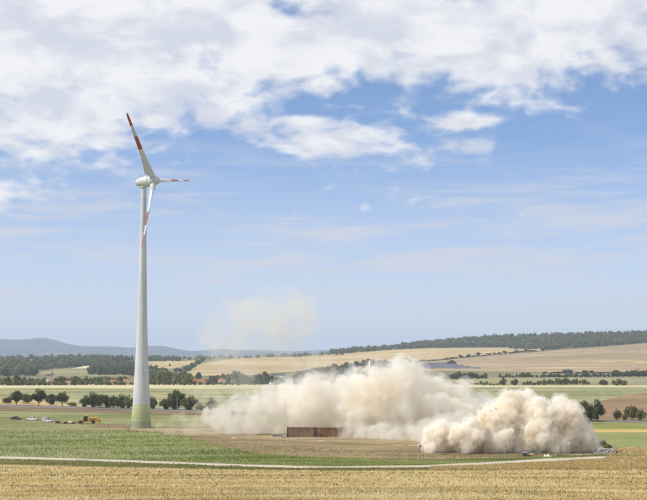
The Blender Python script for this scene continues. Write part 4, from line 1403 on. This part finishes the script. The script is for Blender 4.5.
pallet_stack(57.6, 423.4, 6, 1.9, darkrust, 'dark brown pallet stack just right of the white box van')
pallet_stack(61.5, 424, 3, 2.2, wood_m, 'low pale timber stack between two dark stacks')
pallet_stack(65.6, 423.8, 5, 1.4, darkrust, 'small dark red brown stack left of the white tank')
p = hit(70.6, 424.2)
tk = empty('water_tank', p, 0.3)
tag(tk, 'small white tank on a dark skid before the yellow loader', 'tank')
MB().lathe([(0.1, -0.75), (0.48, -0.7), (0.52, 0), (0.48, 0.7), (0.1, 0.75)], 20, Matrix.Translation((0, 0, 0.85)) @ Matrix.Rotation(pi / 2, 4, 'Y')).build('tank_shell', white_p, tk, smooth=True)
for y in (-0.35, 0.35):
    MB().box(-1.3, 1.3, y - 0.1, y + 0.1, 0.02, 0.34).build('skid', rubber, tk)
MB().box(0.85, 1.6, -0.4, 0.4, 0.345, 1.0).build('pump', rubber, tk, bevel=0.05)


def container(u0, u1, vb, hpx, y, mat, label, rz):
    a, b = at(u0, vb, y), at(u1, vb, y)
    L = b[0] - a[0]
    h = hpx * y / F
    z = float(zt((a[0] + b[0]) / 2, y))
    root = empty('steel_container', ((a[0] + b[0]) / 2, y, z), rz)
    tag(root, label, 'container', 'rusty containers')
    D = 2.5
    n = 5
    for sgn in (-1, 1):
        for i in range(n):
            x0 = -L / 2 + 0.14 + i * (L - 0.28) / n
            x1 = -L / 2 + 0.14 + (i + 1) * (L - 0.28) / n
            vs, m_ = [], 7
            pts = []
            for q in range(m_ * 4 + 1):
                xx = x0 + 0.015 + (x1 - x0 - 0.03) * q / (m_ * 4)
                pts.append((xx, 0.0 if q % 4 in (0, 1) else 0.07))
            V_ = [(x, sgn * (D / 2 - dep), zz) for x, dep in pts for zz in (0.22, h - 0.16)]
            f_ = [(2 * q, 2 * q + 2, 2 * q + 3, 2 * q + 1) for q in range(len(pts) - 1)]
            MB().add(V_, f_).build('side_panel', mat if (i + (sgn > 0)) % 3 else rust, root)
        MB().box(-L / 2, L / 2, sgn * D / 2 - 0.09, sgn * D / 2 + 0.09, 0.05, 0.21).build('bottom_rail', darkrust, root)
        MB().box(-L / 2, L / 2, sgn * D / 2 - 0.07, sgn * D / 2 + 0.07, h - 0.15, h).build('top_rail', mat, root)
        for x in (-L / 2 - 0.004, L / 2 + 0.004):
            MB().box(x - 0.12, x + 0.12, sgn * D / 2 - 0.11, sgn * D / 2 + 0.11, 0, h + 0.02).build('corner_post', darkrust, root)
        MB().box((-L / 2 + 0.13) if sgn < 0 else (L / 2 - 0.17), (-L / 2 + 0.17) if sgn < 0 else (L / 2 - 0.13), -D / 2 + 0.12, D / 2 - 0.12, 0.2, h - 0.16).build('end_wall', mat, root)
    MB().box(-L / 2 + 0.1, L / 2 - 0.1, -D / 2 + 0.08, D / 2 - 0.08, h - 0.12, h - 0.05).build('roof', rust, root)
    return root


CY = hit(300, 437.4)[1]
container(287.2, 314.6, 437, 10.2, CY, rust, 'brown rusty steel container at left, beside the dark mat stack', R(0))
container(315.6, 342, 437, 9.8, CY + 0.6, rust2, 'red rusty steel container with its right end in the dust', R(-1.5))
p = hit(277.6, 437)
ms = empty('mat_stack', p, 0.1)
tag(ms, 'thick dark stack of mats left of the rusty containers', 'mat stack')
for i in range(5):
    Mx = Matrix.Translation((random.uniform(-0.12, 0.12), random.uniform(-0.1, 0.1), 0.02 + i * 0.21)) @ Matrix.Rotation(random.uniform(-0.04, 0.04), 4, 'Z')
    MB().box(-1.8 + 0.05 * i, 1.8, -1.0, 1.0, 0, 0.19, Mx).build('mat', darkstone if i % 2 else rubber, ms, bevel=0.03)
p = hit(285.5, 437.6)
ms = empty('plate_stack', p, -0.1)
tag(ms, 'low flat dark plates at the foot of the brown container', 'plate stack')
for i in range(3):
    MB().box(-1.5 + 0.1 * i, 1.5, -0.7, 0.7, 0.02 + i * 0.13, 0.13 + i * 0.13, Matrix.Rotation(0.05 * i, 4, 'Z')).build('plate', darkrust, ms)
for i, (u, v, w, lab) in enumerate([(318.5, 437.8, 4.4, 'pale crumbled block at the gap between the containers'), (325, 437.6, 5, 'dark rubble lump below the red container'),
                                    (322, 441.6, 8, 'flat whitish slab lying before the red container'), (234, 438.8, 3.5, 'small pale lump on the dusty ground left of the mats')]):
    p = hit(u, v)
    chunk('rubble_lump', p + np.array([0, 0, 0.15]), w * 0.34, 1.2, 0.5 if i != 2 else 0.3, [concrete, darkrust, white_p, white_p][i], lab, 'rubble', None, i)
# slab sticking out at the left end of the tan cloud
p = hit(418.6, 451.6)
p = np.array([p[0] - 6.5 * p[0] / p[1], p[1], p[2] + 0.35])
chunk('concrete_slab', p + np.array([0.05, -6.5, 0.75]), 0.55, 0.7, 1.5, concrete, 'grey broken slab standing at the left edge of the tan dust', 'slab', None, 9, (0, 0.3, 0))
chunk('concrete_slab', p + np.array([0.42, -6.5, 1.62]), 0.55, 0.6, 0.62, darkstone, 'black block thrown up on top of the grey slab', 'slab', None, 10, (0, 0.4, 0))
for i, (u, v) in enumerate([(478, 405), (481, 408), (494, 406.5), (496, 409), (491, 411), (205.5, 424.5)]):
    y = DY - 2 if i < 5 else 452
    chunk('flying_debris', at(u, v, y), 0.3, 0.3, 0.25, darkstone, ['highest dark lump flying over the dip between the two clouds', 'dark lump just below the highest flying one', 'upper right lump flying at the tan cloud',
          'right hand lump of three by the tan cloud', 'lowest lump of three by the tan cloud', 'lone dark lump flying in the thin dust near the tower'][i], 'debris', 'flying debris', 30 + i)

# right hand site things, in front of the tan cloud
p = hit(525, 457)
gb = empty('generator_box', p, R(-14))
tag(gb, 'dark box with pale lid in front of the tan dust', 'generator')
MB().box(-0.5, 0.5, -0.4, 0.4, 0.12, 1.15).build('housing', blue_p, gb, bevel=0.04)
MB().box(-0.55, 0.55, -0.45, 0.45, 1.152, 1.27).build('lid', white_p, gb, bevel=0.03)
for x in (-0.4, 0.4):
    MB().box(x - 0.08, x + 0.08, -0.42, 0.42, 0, 0.118).build('foot', rubber, gb)
p = hit(530, 456.8)
gb = empty('rusty_skip', p, R(-10))
tag(gb, 'small rusty red skip with white cover beside the dark box', 'skip')
MB().prism([(-0.55, 0.05), (0.6, 0.05), (0.85, 0.62), (-0.8, 0.62)], -0.45, 0.45).build('tub', rust2, gb, bevel=0.03)
MB().prism([(-0.1, 0.63), (0.82, 0.63), (0.7, 0.85), (0.1, 0.86)], -0.42, 0.42).build('cover', white_p, gb, bevel=0.03)


def tarp(u, v, w, h, label):
    p = hit(u, v)
    n = 15
    V_ = []
    r = random.Random(5)
    for i in range(n):
        for j in range(9):
            x, y = (i / (n - 1) - 0.5) * w, (j / 8 - 0.5) * w * 0.6
            e = max(0, 1 - (abs(x) / (w / 2)) ** 2) * max(0, 1 - (abs(y) / (w * 0.3)) ** 2)
            z = h * e ** 0.5 * (0.55 + 0.45 * math.sin(x * 3.1 + 0.8) ** 2) + r.uniform(-0.03, 0.03)
            V_.append((x, y, max(z, 0.02)))
    me = np_mesh('tarpaulin', np.array(V_), grid_faces(n, 9), smooth=False)
    o = link('tarpaulin', me, None, white_p)
    o.location = p
    return tag(o, label, 'tarpaulin')


tarp(547.5, 457.6, 2.3, 1.0, 'crumpled white tarpaulin on the ground before the tan dust')
for i, (u, v, w, lab) in enumerate([(578.2, 458.2, 2.2, 'small yellow bag beside the right end of the track'), (582.5, 460.6, 3.2, 'flat dark lump on the near edge of the track')]):
    p = hit(u, v)
    chunk('bag' if i == 0 else 'dark_lump', p + np.array([0, 0, 0.16]), w * 0.27, 0.5, 0.42, yellow_p if i == 0 else darkstone, lab, 'bag' if i == 0 else 'lump', None, 50 + i)
for i, (u, v, w, lab) in enumerate([(578, 455.6, 9, 'long whitish slab piece under the right end of the dust'), (587.5, 455, 8, 'whitish slab piece nearest the striped wreckage'), (571, 456.2, 4, 'shortest whitish slab piece under the dust')]):
    p = hit(u, v)
    chunk('slab_piece', p + np.array([0, -1.0, 0.2]), w * 0.27, 0.7, 0.4, concrete if i else white_p, lab, 'slab', 'whitish slab pieces', 60 + i)
for i, (u, v, w, lab) in enumerate([(443, 455, 7, 'dark rubble at the foot of the left tan billows'), (449, 455.2, 4, 'second dark rubble lump below the left tan billows'), (538, 455.6, 12, 'long dark rubble bank between dark box and tarpaulin'), (560, 456, 7, 'dark rubble right of the white tarpaulin')]):
    p = hit(u, v)
    chunk('rubble_lump', p + np.array([0, 0, 0.1]), w * 0.27, 0.9, 0.5, darkstone if i < 2 else darkrust, lab, 'rubble', None, 70 + i)

# striped wreckage
p = hit(604.5, 454.2)
wk = empty('striped_wreckage', p, R(-6))
tag(wk, 'toppled wreckage of slanting grey slats and dark gaps beside the dust', 'wreckage')
slat_m = simple('slat_grey', (0.66, 0.66, 0.65), 0.5, 0, 0.15, 2.0, dirt=(0.25, 0.22, 0.19))
r = random.Random(3)
for i in range(13):
    x = -2.7 + i * 0.42 + r.uniform(-0.05, 0.05)
    top = 1.55 + 0.25 * math.sin(i * 0.9) - (0.35 if i > 9 else 0) - (0.2 if i < 2 else 0)
    Mx = Matrix.Translation((x, -0.35 + r.uniform(-0.08, 0.08), 0)) @ Matrix.Rotation(R(38 + r.uniform(-9, 9)), 4, 'Y') @ Matrix.Rotation(R(-8), 4, 'X')
    MB().box(-0.08, 0.08, -0.05, 0.05, 0.0, top * 1.2, Mx).build('slat', slat_m, wk)
for i in range(6):  # dark backing added so the gaps between the slats read as shade
    x = -2.3 + i * 0.95
    Mx = Matrix.Translation((x, 0.3, 0.02)) @ Matrix.Rotation(R(30 + r.uniform(-12, 12)), 4, 'Y') @ Matrix.Rotation(R(-14 + r.uniform(-8, 8)), 4, 'X')
    MB().box(-0.4, 0.4, -0.06, 0.06, 0, 1.55 - 0.12 * abs(i - 2), Mx).build('gap_shade_plate', darkstone, wk)
MB().tube((-2.9, 0.0, 0.25), (2.9, 0.1, 0.4), 0.12).build('chord', slat_m, wk)
MB().tube((-1.5, 0.1, 1.5), (2.2, 0.2, 1.35), 0.1).build('chord', slat_m, wk)

# poles
pole_m = simple('pole_grey', (0.36, 0.35, 0.33), 0.7)


def pole(u, v, hpx, label):
    p = hit(u, v)
    h = hpx * math.hypot(p[0], p[1]) / F
    root = empty('lamp_post', p)
    tag(root, label, 'pole')
    MB().tube((0, 0, -0.3), (0, 0, h), 0.17, 0.11, 10).build('post', pole_m, root)
    MB().box(-0.55, 0.55, -0.1, 0.1, h - 0.15, h + 0.02).build('crossarm', pole_m, root)
    for x in (-0.45, 0.45):
        MB().tube((x, 0, h + 0.022), (x, 0, h + 0.25), 0.07, 0.05, 8).build('insulator', pole_m, root)
    return root


pole(177, 414, 15.5, 'tall grey pole standing before the tree clump right of the tower')
pole(1.6, 404.5, 10, 'thin grey pole at the far left edge behind the road')
p = hit(175, 415.3)
chunk('marker_stone', p + np.array([0, 0, 0.3]), 0.8, 0.6, 0.7, yellow_p, 'small yellow marker at the foot of the grey pole', 'marker', None, 80)

# ------------------------------------------------------------------ buildings
plaster = simple('pale_plaster', (0.60, 0.56, 0.48), 0.9, 0, 0.08, 0.3)
whitewash = simple('whitewash', (0.74, 0.73, 0.70), 0.85, 0, 0.05, 0.3)
tile = simple('red_tiles', (0.33, 0.125, 0.075), 0.8, 0, 0.2, 0.5)
tile2 = simple('orange_tiles', (0.40, 0.18, 0.09), 0.8, 0, 0.2, 0.5)
slate = simple('slate', (0.07, 0.075, 0.085), 0.6, 0, 0.15, 0.5)


def house(u, vtop, wpx, y, wallh, roofh, depth, wm, rm, label, rz=0.0, name='house', cat='house'):
    r_ = ray(u, vtop)
    x = r_[0] / r_[1] * y
    topz = at(u, vtop, y)[2]
    w = wpx * y / F
    g = float(zt(x, y))
    wallh = max(wallh, topz - roofh - g)
    root = empty(name, (x, y, g), rz)
    tag(root, label, cat)
    base = -1.0
    wl = MB().box(-w / 2, w / 2, -depth / 2, depth / 2, base, wallh).build('wall', wm, root)
    ov = 0.35
    MB().add([(-w / 2 - ov, -depth / 2 - ov, wallh - 0.1), (w / 2 + ov, -depth / 2 - ov, wallh - 0.1), (w / 2 + ov, depth / 2 + ov, wallh - 0.1), (-w / 2 - ov, depth / 2 + ov, wallh - 0.1),
              (-w / 2 - ov, 0, wallh + roofh), (w / 2 + ov, 0, wallh + roofh)], [(0, 1, 5, 4), (2, 3, 4, 5), (0, 4, 3), (1, 2, 5), (3, 2, 1, 0)]).build('roof', rm, root)
    MB().box(w * 0.22, w * 0.22 + 0.6, -0.3, 0.3, wallh + roofh * 0.6, wallh + roofh + 0.9).build('chimney', tile, root)
    nwin = max(2, int(w / 3.2))
    for i in range(nwin):
        xx = -w / 2 + (i + 0.5) * w / nwin
        wz = wallh - 2.1
        wf = MB().box(xx - 0.6, xx + 0.6, -depth / 2 - 0.06, -depth / 2 - 0.003, wz, wz + 1.4).build('window', whitewash, root)
        MB().box(xx - 0.48, xx + 0.48, -depth / 2 - 0.09, -depth / 2 - 0.063, wz + 0.12, wz + 1.28).build('pane', glass, wf)
    return root


BY = 1445
house(196, 378.6, 5, BY + 5, 3, 3.4, 8, plaster, tile, 'left end house with red roof at the edge of the green belt', 0.25)
house(201.5, 379.6, 9, BY, 2.2, 3.6, 9, plaster, tile, 'long low barn with red tiled roof at the field edge', 0.05, 'barn', 'barn')
house(222, 378.3, 5, BY + 30, 3, 3, 8, plaster, tile2, 'cream house veiled by thin dust in the village', 0.5)
house(233, 378.6, 3, BY + 60, 3, 2, 7, whitewash, slate, 'small white house right of the cream one', 0.2)
house(113.5, 379.6, 5.5, BY, 2.5, 3, 8, plaster, tile, 'red roofed house among the trees near the tower', -0.2)
house(118.5, 380.5, 4, BY + 12, 2.5, 2.5, 7, plaster, tile, 'smaller red roofed house second from the tower', 0.4)
house(126.5, 378.8, 5.5, BY, 2.5, 3.4, 8, plaster, tile2, 'orange roofed house nearest the left of the tower', 0.1)
house(68, 380.5, 4.5, BY + 10, 2.5, 2, 7, plaster, tile2, 'low tan house among the trees right of the church', 0.3)
house(274, 373.4, 4.5, 1900, 3, 2.5, 8, whitewash, slate, 'upper white house left of the two on the slope', 0.2)
house(281.5, 373.6, 6, 1920, 3, 2.5, 8, whitewash, slate, 'longer upper white house on the slope behind the dust', -0.2)
house(272.5, 379.6, 5, BY + 10, 3, 2.5, 8, whitewash, slate, 'lower white house at the field edge behind the dust', 0.3)
house(297.5, 382, 5, BY - 30, 1.8, 1.2, 7, whitewash, slate, 'lowest white shed at the edge of the big dust cloud', 0.0, 'shed', 'shed')
house(567, 369.8, 6.5, 2290, 4, 2.8, 9, whitewash, slate, 'white farmhouse in the dark tree belt below the hill', 0.1)
house(637, 371.2, 4, 2290, 4, 2.5, 8, plaster, tile2, 'tan farmhouse in the tree belt at far right', 0.1)
# church
y = 1440
cx = (ray(48.6, 376)[0] / ray(48.6, 376)[1]) * y
g = float(zt(cx, y))
chz = at(52, 370.3, y)[2] - g
ch = empty('church', (cx, y, g))
tag(ch, 'village church with pale walls and dark pointed spire', 'church')
pz = chz - 0.0
nh = at(48, 376.2, y)[2] - g
MB().box(-2.2, 2.4, -3, 3, -1, nh).build('wall', plaster, ch)
MB().add([(-2.4, -3.2, nh), (2.41, -3.2, nh), (2.41, 3.2, nh), (-2.4, 3.2, nh), (-2.4, 0, nh + 2.4), (2.41, 0, nh + 2.4)], [(0, 1, 5, 4), (2, 3, 4, 5), (0, 4, 3), (1, 2, 5), (3, 2, 1, 0)]).build('roof', slate, ch)
th_ = at(52, 375.3, y)[2] - g
tw = MB().box(2.42, 5.4, -1.5, 1.5, -1, th_).build('tower', plaster, ch)
for sgn in (-1, 1):
    MB().prism([(3.91 + sgn * 0.6 - 0.28, th_ - 2.0), (3.91 + sgn * 0.6 + 0.28, th_ - 2.0), (3.91 + sgn * 0.6 + 0.28, th_ - 0.9), (3.91 + sgn * 0.6, th_ - 0.6), (3.91 + sgn * 0.6 - 0.28, th_ - 0.9)], -1.53, -1.503).build('belfry_opening', slate, tw)
MB().lathe([(2.05, th_), (1.25, th_ + 1.2), (0.55, th_ + (pz - th_) * 0.55), (0.05, pz)], 8, Matrix.Translation((3.91, 0, 0))).build('spire', slate, ch)
for i in range(3):
    MB().prism([(-1.5 + i * 1.4 - 0.3, nh - 3.2), (-1.5 + i * 1.4 + 0.3, nh - 3.2), (-1.5 + i * 1.4 + 0.3, nh - 1.4), (-1.5 + i * 1.4, nh - 1.0), (-1.5 + i * 1.4 - 0.3, nh - 1.4)], -3.05, -3.003).build('window', glass, ch)
house(51.8, 380.2, 5.2, y - 14, 1.5, 2.6, 7, plaster, tile, 'low red roofed house at the foot of the church tower', 0.1)
# white silo above the cloud
yy = 1790
p = np.array([ray(369.6, 366)[0] / ray(369.6, 366)[1] * yy, yy, 0])
p[2] = float(zt(p[0], yy))
sl = empty('white_silo', p)
tag(sl, 'slim white silo standing among the trees above the dust cloud', 'silo')
sh_ = at(369.6, 360.2, yy)[2] - p[2]
MB().lathe([(1.25, -1), (1.25, sh_ - 1.5)], 20).build('silo_body', whitewash, sl, smooth=True)
MB().lathe([(1.3, sh_ - 1.498), (1.0, sh_ - 0.6), (0.3, sh_)], 20).build('silo_cap', whitewash, sl, smooth=True)

# solar array: rows of tilted tables along the slope
solar = simple('solar_glass', (0.075, 0.085, 0.115), 0.35, 0, 0.2, 0.15, spec=0.5)
fr_m = simple('solar_frame', (0.40, 0.41, 0.43), 0.5)
ROWS = [(412, 452, 364.4, 363.9), (409.5, 457, 365.4, 365.0), (407, 464, 366.4, 366.2), (406, 471, 367.5, 367.4), (407, 481, 368.8, 369.0)]
for ri, (ua, ub, va, vb) in enumerate(ROWS):
    a, b = hit(ua, va), hit(ub, vb)
    nt = max(3, int(math.hypot(b[0] - a[0], b[1] - a[1]) / 9.5))
    c = (a + b) / 2
    root = empty('solar_row', (c[0], c[1], float(zt(c[0], c[1]))))
    tag(root, ['highest, shortest row of the solar array', 'second row from the top of the solar array', 'middle row of the solar array', 'second row from the bottom of the solar array', 'lowest, longest row of the solar array'][ri],
        'solar panels', 'solar array rows')
    fb = MB()
    for i in range(nt):
        f0, f1 = i / nt, (i + 0.93) / nt
        q0, q1 = a + (b - a) * f0, a + (b - a) * f1
        x0, y0 = q0[0] - c[0], q0[1] - c[1]
        x1, y1 = q1[0] - c[0], q1[1] - c[1]
        zb = float(zt((q0[0] + q1[0]) / 2, (q0[1] + q1[1]) / 2)) - root.location.z
        hh_ = 2.7
        dd_ = 3.4
        pan = MB().add([(x0, y0, zb + 0.9), (x1, y1, zb + 0.9), (x1, y1 + dd_, zb + 0.9 + hh_), (x0, y0 + dd_, zb + 0.9 + hh_),
                        (x0, y0, zb + 0.8), (x1, y1, zb + 0.8), (x1, y1 + dd_, zb + 0.8 + hh_), (x0, y0 + dd_, zb + 0.8 + hh_)],
                       [(0, 1, 2, 3), (7, 6, 5, 4), (0, 4, 5, 1), (1, 5, 6, 2), (2, 6, 7, 3), (3, 7, 4, 0)]).build('solar_panel', solar, root)
        for x, yv, zz in ((x0 + 1, y0 + 0.6, 1.3), (x1 - 1, y1 + 0.6, 1.3), (x0 + 1, y0 + 2.9, 3.0), (x1 - 1, y1 + 2.9, 3.0)):
            fb.box(x - 0.12, x + 0.12, yv - 0.12, yv + 0.12, zb - 0.5, zb + zz)
        fb.box(x0, x1, y0 - 0.15, y0 - 0.02, zb + 0.75, zb + 1.0)
    fb.build('frame', fr_m, root)
